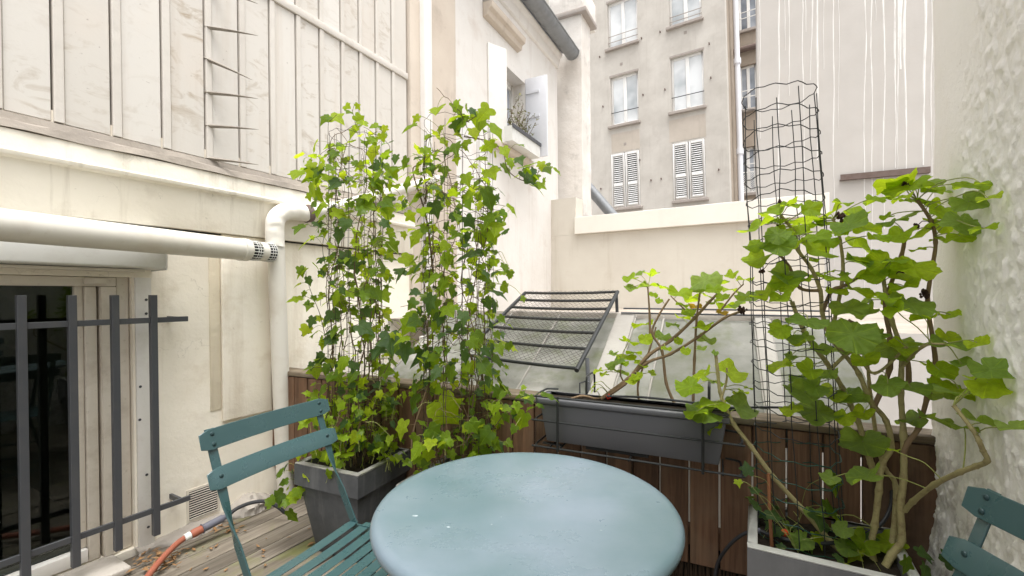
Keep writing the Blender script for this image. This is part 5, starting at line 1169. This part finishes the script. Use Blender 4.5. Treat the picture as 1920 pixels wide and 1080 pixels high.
h2 = z5([(1010, 85, 125, I), (1140, 80, 115, I), (1290, 110, 135, I), (1370, 205, 155, I), (1270, 165, 135, I), (1100, 140, 110, I), (1030, 195, 80, I), (850, 185, 105, I), (890, 135, 62, Y_), (1320, 300, 115, I), (1420, 330, 110, I), (1275, 370, 100, I), (1190, 490, 120, I), (1340, 460, 130, I), (1330, 620, 155, I), (1320, 735, 125, I), (1350, 845, 120, I), (1210, 750, 110, D), (1040, 330, 150, D), (970, 400, 90, D), (1185, 950, 190, D), (1420, 1020, 100, I), (1530, 420, 160, I), (1635, 412, 75, Y_), (1600, 490, 65, I), (1455, 410, 80, I), (1545, 440, 60, Y_), (1180, 280, 90, I), (1060, 440, 90, I), (1120, 550, 80, I), (1010, 680, 110, D), (1130, 720, 120, D), (1200, 600, 100, I), (1240, 230, 90, I), (1130, 380, 80, I), (1060, 270, 90, Y_), (1190, 310, 70, I), (1100, 800, 80, I), (1270, 650, 80, Y_), (1080, 640, 70, I), (1150, 180, 100, I), (960, 240, 80, I), (1230, 130, 90, I), (1390, 740, 60, I), (1360, 930, 70, I), (1450, 1060, 60, Y_), (1040, 600, 95, D), (960, 730, 60, I)]) + \
     z6([(820, 190, 130, D), (745, 130, 70, D), (880, 130, 60, Y_), (730, 190, 80, I), (855, 245, 90, D), (1000, 255, 110, D), (1110, 60, 70, I), (1210, 110, 80, I), (1120, 190, 80, D), (1300, 165, 50, I), (1230, 45, 60, I), (960, 310, 80, D), (780, 450, 140, D), (700, 430, 120, D), (1060, 520, 130, D), (1180, 415, 80, I), (1230, 410, 60, I), (1190, 265, 60, I), (1110, 430, 80, D), (990, 400, 90, D), (1050, 390, 80, I), (820, 505, 50, D), (810, 580, 75, D), (855, 595, 60, Y_), (1080, 640, 70, D), (925, 745, 205, Y_), (1100, 865, 120, I), (985, 925, 80, I), (1290, 785, 120, I), (1215, 765, 60, I), (1250, 825, 60, I), (820, 965, 75, Y_), (815, 860, 45, Y_), (890, 875, 95, I), (850, 870, 60, I), (1040, 740, 50, I), (1060, 800, 70, D), (1190, 655, 60, I), (1160, 715, 70, I), (1210, 720, 60, I), (1300, 610, 40, Y_), (1265, 660, 45, I), (1340, 670, 60, I), (1120, 580, 80, D), (930, 500, 70, D), (1170, 350, 60, I), (940, 570, 60, D), (1000, 500, 70, I), (870, 420, 60, I), (1140, 530, 70, D)])
s2 = [([(812, 512, 2.0), (803, 430, 1.98), (793, 384, 1.97), (778, 338, 1.97), (775, 315, 1.97), (790, 308, 1.97)], 0.0045), ([(797, 382, 1.97), (799, 350, 1.95), (793, 315, 1.94), (800, 285, 1.94)], 0.0032), ([(870, 256, 1.9), (916, 265, 1.82), (942, 284, 1.78), (952, 318, 1.76), (974, 336, 1.75), (998, 339, 1.74), (1010, 322, 1.74)], 0.0026), ([(850, 240, 1.92), (880, 226, 1.86), (900, 214, 1.84), (916, 222, 1.84)], 0.0024), ([(865, 255, 1.92), (850, 225, 1.9), (858, 205, 1.88)], 0.002), ([(905, 480, 1.9), (915, 420, 1.86), (912, 360, 1.86), (918, 330, 1.86)], 0.002), ([(812, 700, 1.95), (790, 760, 1.90), (773, 820, 1.88), (776, 862, 1.88), (800, 890, 1.90)], 0.0052), ([(870, 860, 1.9), (880, 800, 1.85), (868, 760, 1.82)], 0.0024), ([(900, 850, 1.9), (935, 790, 1.82), (960, 770, 1.78), (985, 785, 1.74)], 0.0022), ([(905, 760, 1.9), (950, 745, 1.82), (985, 748, 1.78), (1008, 760, 1.76)], 0.0018), ([(815, 800, 1.9), (800, 825, 1.86), (802, 855, 1.84)], 0.002)]
def prof2(h): return 0.6 if h < 0.3 else (0.95 if h < 0.75 else 0.8)
ivy_plant('tall second ivy with big lobed leaves, climbing a wire cage behind the table', (-0.238, 2.0), 0.125, 0.125, 0.41, 2.0, 20, 33, h2, s2, prof2, 195, 0.10, 0, 1.90, 25)

# ------------------------------------------------------------------ geraniums
def stem_tube(mb, pts, r0, r1, knob=0.12, n=7):
    pts = smooth_path(pts, 7); m = len(pts)
    mb.tube(pts, [(r0 + (r1 - r0) * k / (m - 1)) * (1 + knob * noise.noise((pts[k].x * 40, pts[k].z * 40, 3)) + (0.22 if k % 7 == 0 and k else 0)) for k in range(m)], n); return pts
def wall_z(px, back=0.07):      # distance at which a sight line meets the rough wall
    r = (px - CX) / FPX
    t = (1.395 - r * 1.5) / (0.565 - r) if abs(0.565 - r) > 1e-6 else 9
    return 1.5 - t - back if px > 1750 else 9
def geranium(label, base, leaves, stems, zf, seed, mats, flowers=()):
    RL.seed(seed); pl = thing('geranium_plant', label, 'potted plant', WF, base); pts = []
    for (sp, r0, r1, mat) in stems:
        mb = MB(); q = stem_tube(mb, [P(x, y, min(d, wall_z(x))) for x, y, d in sp], r0, r1); mb.build('stem', MT[mat], pl, WF, smooth=60); pts += q
    pet = MB(); occ = []
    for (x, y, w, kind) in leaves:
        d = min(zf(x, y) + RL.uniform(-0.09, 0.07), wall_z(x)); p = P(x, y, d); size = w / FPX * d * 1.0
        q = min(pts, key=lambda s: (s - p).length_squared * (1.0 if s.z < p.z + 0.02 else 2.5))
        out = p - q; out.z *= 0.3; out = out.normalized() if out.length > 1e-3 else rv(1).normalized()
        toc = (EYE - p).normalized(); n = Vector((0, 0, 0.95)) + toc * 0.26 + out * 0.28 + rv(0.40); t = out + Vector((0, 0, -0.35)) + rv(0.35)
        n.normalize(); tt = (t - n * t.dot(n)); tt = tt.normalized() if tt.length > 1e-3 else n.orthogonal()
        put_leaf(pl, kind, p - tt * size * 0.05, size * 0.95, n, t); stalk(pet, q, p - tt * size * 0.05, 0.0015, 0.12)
    pet.build('leaf_stalks', MT['petiole'], pl, WF, kind='stuff', smooth=50)
    for (x, y, d, s, mat) in flowers:
        c = P(x, y, min(d, wall_z(x))); fm = MB(); rn = random.Random(int(x))
        for i in range(18):
            v = Vector((rn.gauss(0, 1), rn.gauss(0, 1), rn.gauss(0, 1))).normalized(); e = c + v * s * rn.uniform(0.1, 0.75); q = rn.uniform(0.22, 0.4) * s
            fm.lathe([(0.0, -q), (q * 0.8, -q * 0.4), (q * 0.7, q * 0.5), (0.0, q * 1.1)], tuple(e), 6)
        fm.tube([nearest(c, pts), lerp(nearest(c, pts), c, 0.6) + Vector((0, 0, 0.01)), c], 0.0013, 4)
        fm.build('withered_flower' if mat == 'dead' else 'flower_head', MT[mat], pl, WF, smooth=50)
    return pl
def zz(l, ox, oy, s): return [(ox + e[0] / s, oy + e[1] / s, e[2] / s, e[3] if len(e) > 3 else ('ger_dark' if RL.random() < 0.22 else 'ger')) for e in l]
RL.seed(4)
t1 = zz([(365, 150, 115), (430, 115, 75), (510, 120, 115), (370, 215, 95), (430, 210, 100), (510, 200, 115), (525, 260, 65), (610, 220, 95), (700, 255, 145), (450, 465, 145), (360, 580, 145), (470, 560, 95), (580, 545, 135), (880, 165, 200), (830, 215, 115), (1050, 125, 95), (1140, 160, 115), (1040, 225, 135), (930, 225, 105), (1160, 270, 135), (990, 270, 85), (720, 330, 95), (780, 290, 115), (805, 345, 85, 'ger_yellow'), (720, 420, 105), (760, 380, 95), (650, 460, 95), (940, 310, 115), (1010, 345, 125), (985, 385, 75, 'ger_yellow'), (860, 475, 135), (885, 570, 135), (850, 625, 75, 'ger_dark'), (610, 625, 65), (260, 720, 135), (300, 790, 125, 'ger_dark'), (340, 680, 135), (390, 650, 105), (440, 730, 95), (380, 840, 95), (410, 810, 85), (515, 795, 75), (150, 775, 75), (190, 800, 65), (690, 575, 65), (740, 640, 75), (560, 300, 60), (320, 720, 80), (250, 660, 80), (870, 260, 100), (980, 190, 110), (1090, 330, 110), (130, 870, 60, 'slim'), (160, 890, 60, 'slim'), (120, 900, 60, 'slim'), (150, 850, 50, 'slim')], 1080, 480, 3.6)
g1 = FP.w((FP.x(1110, 745, -0.12), -0.12, tz1))
td = 1.83
def zt1(x, y): return 1.90 - (x - 1110) / 260 * 0.16
st1 = [[(170, 965), (330, 860), (480, 680), (640, 570), (800, 420), (900, 310), (960, 250)], [(180, 955), (350, 830), (480, 720), (640, 660), (820, 550), (1000, 420), (1130, 370)], [(790, 1005), (800, 700), (815, 420), (840, 230)], [(672, 1012), (610, 860), (580, 640), (515, 520), (560, 400), (630, 290)], [(500, 560), (497, 400), (485, 210)], [(430, 1000), (420, 860), (500, 620), (540, 480)], [(330, 860), (300, 800), (310, 700)], [(800, 420), (700, 330), (640, 270)], [(960, 390), (1060, 260), (1130, 190)], [(-60, 975), (40, 945), (130, 962), (180, 955)]]
rr1 = [0.0085, 0.0075, 0.006, 0.0065, 0.0055, 0.005, 0.004, 0.004, 0.004, 0.006]
stems1 = [([(1080 + a / 3.6, 480 + b / 3.6, zt1(1080 + a / 3.6, 0)) for a, b in s], r, r * 0.55, 'bark') for s, r in zip(st1, rr1)]
geranium('leggy geranium growing from the left end of the hanging trough', g1, t1, stems1, zt1, 51, None, [(1392, 582, 1.68, 0.022, 'dead'), (1142, 745, 1.86, 0.013, 'petal')])
RL.seed(8)
t2 = zz([(1060, 610, 150), (1130, 545, 115), (1190, 437, 36), (1270, 540, 170), (1175, 580, 115, 'ger_dark'), (1130, 735, 190), (1180, 690, 170), (1190, 810, 115), (1325, 715, 170), (1330, 635, 62), (1360, 615, 45), (1300, 640, 40), (1090, 735, 120)], 900, 500, 2.7)
def zt2(x, y): return 1.60
st2 = [[(1612, 1066, 1.40), (1559, 1017, 1.45), (1503, 953, 1.50), (1450, 894, 1.53), (1408, 837, 1.56), (1376, 795, 1.58), (1360, 762, 1.59), (1350, 735, 1.60), (1346, 700, 1.60), (1342, 665, 1.60)], [(1352, 750, 1.59), (1362, 715, 1.60), (1363, 690, 1.60)]]

# ---- tall geranium in the stone planter
RL.seed(9)
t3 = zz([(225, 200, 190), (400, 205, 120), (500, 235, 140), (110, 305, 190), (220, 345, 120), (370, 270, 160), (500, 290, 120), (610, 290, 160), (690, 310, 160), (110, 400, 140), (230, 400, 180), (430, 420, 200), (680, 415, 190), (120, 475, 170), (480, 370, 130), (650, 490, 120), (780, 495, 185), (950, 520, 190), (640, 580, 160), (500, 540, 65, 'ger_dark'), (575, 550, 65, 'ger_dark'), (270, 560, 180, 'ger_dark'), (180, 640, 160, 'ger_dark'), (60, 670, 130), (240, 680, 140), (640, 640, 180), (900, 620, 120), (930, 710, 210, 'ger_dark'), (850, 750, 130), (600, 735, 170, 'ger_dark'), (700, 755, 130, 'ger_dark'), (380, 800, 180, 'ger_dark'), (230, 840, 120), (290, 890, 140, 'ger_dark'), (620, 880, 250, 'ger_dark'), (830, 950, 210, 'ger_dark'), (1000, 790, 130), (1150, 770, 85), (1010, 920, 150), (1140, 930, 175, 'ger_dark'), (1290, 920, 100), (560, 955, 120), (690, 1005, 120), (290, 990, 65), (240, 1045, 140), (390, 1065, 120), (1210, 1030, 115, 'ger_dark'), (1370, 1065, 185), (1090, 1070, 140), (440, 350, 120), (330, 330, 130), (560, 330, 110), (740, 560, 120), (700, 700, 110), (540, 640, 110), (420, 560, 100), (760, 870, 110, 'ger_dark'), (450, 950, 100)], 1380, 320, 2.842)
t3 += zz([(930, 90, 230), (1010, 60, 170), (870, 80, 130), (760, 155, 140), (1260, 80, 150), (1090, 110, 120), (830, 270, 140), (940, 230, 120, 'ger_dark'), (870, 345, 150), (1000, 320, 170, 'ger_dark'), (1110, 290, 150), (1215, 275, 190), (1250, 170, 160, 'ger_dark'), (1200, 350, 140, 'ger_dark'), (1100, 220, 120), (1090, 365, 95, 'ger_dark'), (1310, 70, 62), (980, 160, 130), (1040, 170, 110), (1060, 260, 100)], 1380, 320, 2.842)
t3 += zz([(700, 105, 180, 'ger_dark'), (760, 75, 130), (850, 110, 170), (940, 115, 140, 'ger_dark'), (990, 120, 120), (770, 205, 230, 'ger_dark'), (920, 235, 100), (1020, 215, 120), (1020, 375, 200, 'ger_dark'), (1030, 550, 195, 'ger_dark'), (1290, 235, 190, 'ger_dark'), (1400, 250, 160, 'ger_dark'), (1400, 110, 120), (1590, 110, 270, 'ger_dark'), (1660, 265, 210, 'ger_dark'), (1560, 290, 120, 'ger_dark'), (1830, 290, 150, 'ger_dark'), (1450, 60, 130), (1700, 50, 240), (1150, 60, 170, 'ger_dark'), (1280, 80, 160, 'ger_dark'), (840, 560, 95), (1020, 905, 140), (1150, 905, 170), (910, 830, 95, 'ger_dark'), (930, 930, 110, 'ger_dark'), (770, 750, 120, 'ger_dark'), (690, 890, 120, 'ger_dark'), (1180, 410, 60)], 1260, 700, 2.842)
_ex = []
for (x, y, w, k) in t3:
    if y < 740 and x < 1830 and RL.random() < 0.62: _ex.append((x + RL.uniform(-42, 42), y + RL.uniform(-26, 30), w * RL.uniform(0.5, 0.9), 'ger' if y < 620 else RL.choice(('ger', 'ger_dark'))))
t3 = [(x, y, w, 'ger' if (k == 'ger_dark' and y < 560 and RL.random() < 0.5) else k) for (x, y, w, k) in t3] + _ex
def zt3(x, y): return 1.44 - max(0, x - 1500) / 250 * 0.12
def st(l): return [(x, y, d) for x, y, d in l]
stems3 = [(st([(1655, 1072, 1.36), (1672, 1040, 1.38), (1690, 1012, 1.39), (1688, 953, 1.39), (1694, 897, 1.39), (1694, 816, 1.38), (1689, 735, 1.38), (1690, 660, 1.37), (1672, 600, 1.37), (1660, 545, 1.38), (1655, 510, 1.38)]), 0.0118, 0.005, 'gstem'),
          (st([(1694, 850, 1.38), (1702, 830, 1.37), (1722, 802, 1.36), (1738, 746, 1.36), (1753, 690, 1.35), (1749, 637, 1.35), (1739, 566, 1.35), (1749, 496, 1.35), (1754, 454, 1.34), (1746, 415, 1.33), (1720, 375, 1.33)]), 0.0075, 0.0045, 'bark'),
          (st([(1640, 1060, 1.40), (1634, 1020, 1.42), (1640, 985, 1.42), (1648, 920, 1.42), (1654, 870, 1.42), (1671, 838, 1.42), (1661, 788, 1.43), (1633, 753, 1.43), (1610, 700, 1.44), (1580, 660, 1.44), (1556, 630, 1.45), (1542, 587, 1.45), (1538, 545, 1.45), (1521, 503, 1.45), (1496, 468, 1.45), (1489, 436, 1.45), (1464, 404, 1.45)]), 0.0098, 0.0048, 'gstem'),
          (st([(1697, 958, 1.38), (1712, 940, 1.34), (1753, 908, 1.24), (1800, 885, 1.14), (1830, 874, 1.10), (1851, 864, 1.07), (1843, 845, 1.06), (1835, 826, 1.06), (1823, 805, 1.07), (1788, 760, 1.10)]), 0.0075, 0.0045, 'gstem'),
          (st([(1668, 1035, 1.42), (1675, 999, 1.44), (1679, 911, 1.46), (1660, 880, 1.47), (1647, 841, 1.47), (1636, 770, 1.47), (1630, 720, 1.46), (1625, 660, 1.46)]), 0.0088, 0.0045, 'gstem'),
          (st([(1640, 900, 1.46), (1633, 869, 1.47), (1619, 823, 1.47), (1608, 788, 1.47), (1580, 728, 1.47), (1550, 680, 1.46), (1510, 626, 1.46), (1485, 566, 1.46)]), 0.010, 0.006, 'gstem'),
          (st([(1640, 760, 1.43), (1668, 690, 1.40), (1668, 630, 1.40), (1661, 566, 1.40), (1690, 480, 1.40), (1697, 440, 1.40)]), 0.008, 0.005, 'bark'),
          (st([(1704, 720, 1.40), (1697, 665, 1.42), (1650, 640, 1.43), (1626, 618, 1.43), (1591, 601, 1.44)]), 0.008, 0.005, 'bark'),
          (st([(1542, 587, 1.45), (1560, 545, 1.44), (1585, 535, 1.43), (1625, 508, 1.42)]), 0.006, 0.004, 'bark'),
          (st([(1560, 690, 1.45), (1600, 660, 1.42), (1640, 700, 1.40), (1700, 650, 1.32)]), 0.006, 0.004, 'gstem'),
          (st([(1690, 690, 1.38), (1730, 650, 1.28), (1770, 645, 1.22)]), 0.005, 0.003, 'gstem'),
          (st([(1538, 545, 1.45), (1500, 540, 1.46), (1480, 500, 1.47), (1455, 470, 1.48)]), 0.006, 0.004, 'bark'),
          (st([(1560, 620, 1.44), (1580, 520, 1.44), (1575, 450, 1.44), (1562, 410, 1.44)]), 0.006, 0.004, 'gstem')]
base3 = Vector((_c3.x, _c3.y, 0.42))
geranium('tall geranium with thick pale stems spreading from the stone planter against the rough wall', base3, t3, stems3, zt3, 63, None, [(1698, 342, 1.36, 0.014, 'dead'), (1577, 405, 1.42, 0.020, 'dead'), (1646, 522, 1.38, 0.022, 'dead'), (1688, 515, 1.38, 0.016, 'dead'), (1718, 425, 1.34, 0.012, 'dead'), (1733, 552, 1.34, 0.018, 'dead'), (1460, 425, 1.44, 0.013, 'dead'), (1600, 612, 1.44, 0.020, 'dead'), (1462, 378, 1.44, 0.010, 'dead'), (1428, 510, 1.44, 0.012, 'dead')])
geranium('young broad-leaved geranium shoot on a long bare stem in front of the trough end', base3, t2, [(s, 0.0088 if i == 0 else 0.004, 0.0055 if i == 0 else 0.003, 'gstem') for i, s in enumerate(st2)], zt2, 71, None, [])
# small ivy creeping over the soil of the stone planter
rn = random.Random(3); RL.seed(3)
gi = thing('ground_ivy', 'small ivy creeping over the soil of the stone planter', 'ivy', WF, base3); pet = MB(); vp = []
for i in range(7):
    a = pot3.w((rn.uniform(-0.15, 0.12), rn.uniform(-0.1, 0.12), 0.43)); pts = [a]
    d = Vector((rn.uniform(-1, 1), rn.uniform(-0.2, 1), 0)).normalized()
    for k in range(4): pts.append(pts[-1] + d * 0.05 + Vector((rn.uniform(-0.02, 0.02), rn.uniform(-0.02, 0.02), rn.uniform(-0.005, 0.03))))
    pet.tube(smooth_path(pts, 3), 0.0013, 4); vp += pts
for i in range(42):
    q = rn.choice(vp) if i < 26 else pot3.w((rn.uniform(-0.18, 0.18), rn.uniform(-0.14, 0.15), 0.432)); p = q + Vector((rn.uniform(-0.04, 0.04), rn.uniform(-0.03, 0.03), rn.uniform(0.012, 0.05)))
    pl_ = pot3.loc(p)
    if abs(pl_.x) > 0.19 or abs(pl_.y) > 0.165: p.z = max(p.z, 0.475)
    put_leaf(gi, rn.choice(('ivy_dark', 'ivy_dark', 'ivy', 'ivy_young')), p, rn.uniform(0.028, 0.055), Vector((0, -0.3, 1)) + rv(0.5), rv(1)); stalk(pet, q, p, 0.0008)
for x, y, w_, k in ((1403, 890, 26, 'ivy_dark'), (1383, 900, 16, 'ivy_young'), (1420, 955, 30, 'ivy_dark'), (1438, 965, 30, 'ivy_dark'), (1415, 925, 26, 'ivy_dark'), (1555, 890, 42, 'ivy'), (1548, 952, 40, 'ivy'), (1530, 962, 44, 'ivy_dark'), (1720, 1035, 34, 'ivy_dark'), (1735, 1060, 36, 'ivy_dark'), (1770, 1055, 34, 'ivy_dark'), (1700, 1045, 30, 'ivy')):
    d = 1.45 if x < 1650 else 1.28; p = P(x, y, d); q = nearest(p, vp); put_leaf(gi, k, p, w_ / FPX * d, Vector((0, -0.6, 0.7)) + rv(0.5), rv(1))
    if x < 1650: stalk(pet, q, p, 0.0008)
pet.build('runners', MT['petiole'], gi, WF, kind='stuff')
cn = thing('plant_cane', 'thin reddish brown cane stuck upright in the front of the stone planter', 'cane', WF, P(1446, 1018, 1.46)); 
MB().tube([P(1447, 1024, 1.47), P(1443, 950, 1.48), P(1441, 888, 1.49)], 0.0055, 8).build('cane', MT['cane'], cn, WF)
tm = thing('red_fruit', 'small orange red fruit lying on the soil of the stone planter', 'fruit', WF, P(1471, 1000, 1.50))
MB().lathe([(0.0, -0.010), (0.008, -0.008), (0.0125, -0.001), (0.011, 0.006), (0.005, 0.0105), (0.0, 0.011)], tuple(P(1471, 999, 1.50)), 18).build('fruit_body', MT['tomato'], tm, WF)
MB().tube([P(1462, 996, 1.50), P(1466, 993, 1.505)], 0.0016, 5).build('fruit_stalk', MT['petiole'], tm, WF)
ih = thing('irrigation_tube', 'black irrigation tube arching over the rim into the stone planter', 'irrigation tube', WF, at_height(1345, 1060, 0.0))
MB().tube(smooth_path([P(1338, 1110, 1.62), P(1345, 1058, 1.62), P(1368, 1022, 1.58), P(1395, 1001, 1.55), P(1421, 995, 1.53), P(1450, 1005, 1.50), P(1500, 1017, 1.46), P(1560, 1018, 1.43), P(1610, 1006, 1.44), P(1650, 985, 1.47), P(1670, 950, 1.50), P(1672, 915, 1.53)], 6), 0.0058, 10).build('tube', MT['hose_black'], ih, WF)
MB().tube([P(1414, 996, 1.53), P(1425, 995, 1.53)], 0.0085, 10).build('tube_connector', MT['connector'], ih, WF)
# twiggy plant in the window flower box
tp = thing('twiggy_plant', 'dry twiggy plant with sparse small leaves in the window flower box', 'plant', HW, (wa + 0.4, -0.1, wz0 + 0.14)); rn = random.Random(12); RL.seed(12); tw = MB(); lm = MB()
for i in range(26):
    x = rn.uniform(fx0 + 0.03, fx1 - 0.03); a = Vector((x, -0.115 + rn.uniform(-0.05, 0.05), wz0 + 0.13)); ln = rn.uniform(0.18, 0.46) * (1.0 if x < (fx0 + fx1) / 2 else 0.8); d = Vector((rn.uniform(-0.35, 0.35), rn.uniform(-0.75, 0.25), 1)).normalized(); pts = [a]
    for k in range(4): pts.append(pts[-1] + (d + Vector((rn.uniform(-0.3, 0.3), rn.uniform(-0.3, 0.3), -0.1 * k))) * ln / 4)
    tw.tube(smooth_path(pts, 2), 0.003, 4)
    for k in range(13):
        q = pts[rn.randint(1, 4)] + Vector((rn.uniform(-0.04, 0.04), rn.uniform(-0.04, 0.04), rn.uniform(-0.03, 0.03))); g = Vector((rn.gauss(0, 1), rn.gauss(0, 1), rn.gauss(0, 1))).normalized(); h = g.orthogonal().normalized(); s = rn.uniform(0.014, 0.032)
        lm.add([q - g * s, q + h * s * 0.4, q + g * s, q - h * s * 0.4], [(0, 1, 2), (0, 2, 3)])
tw.build('twigs', MT['stem'], tp, HW); lm.build('small_leaves', MT['grey_plant'], tp, HW, kind='stuff', smooth=0)
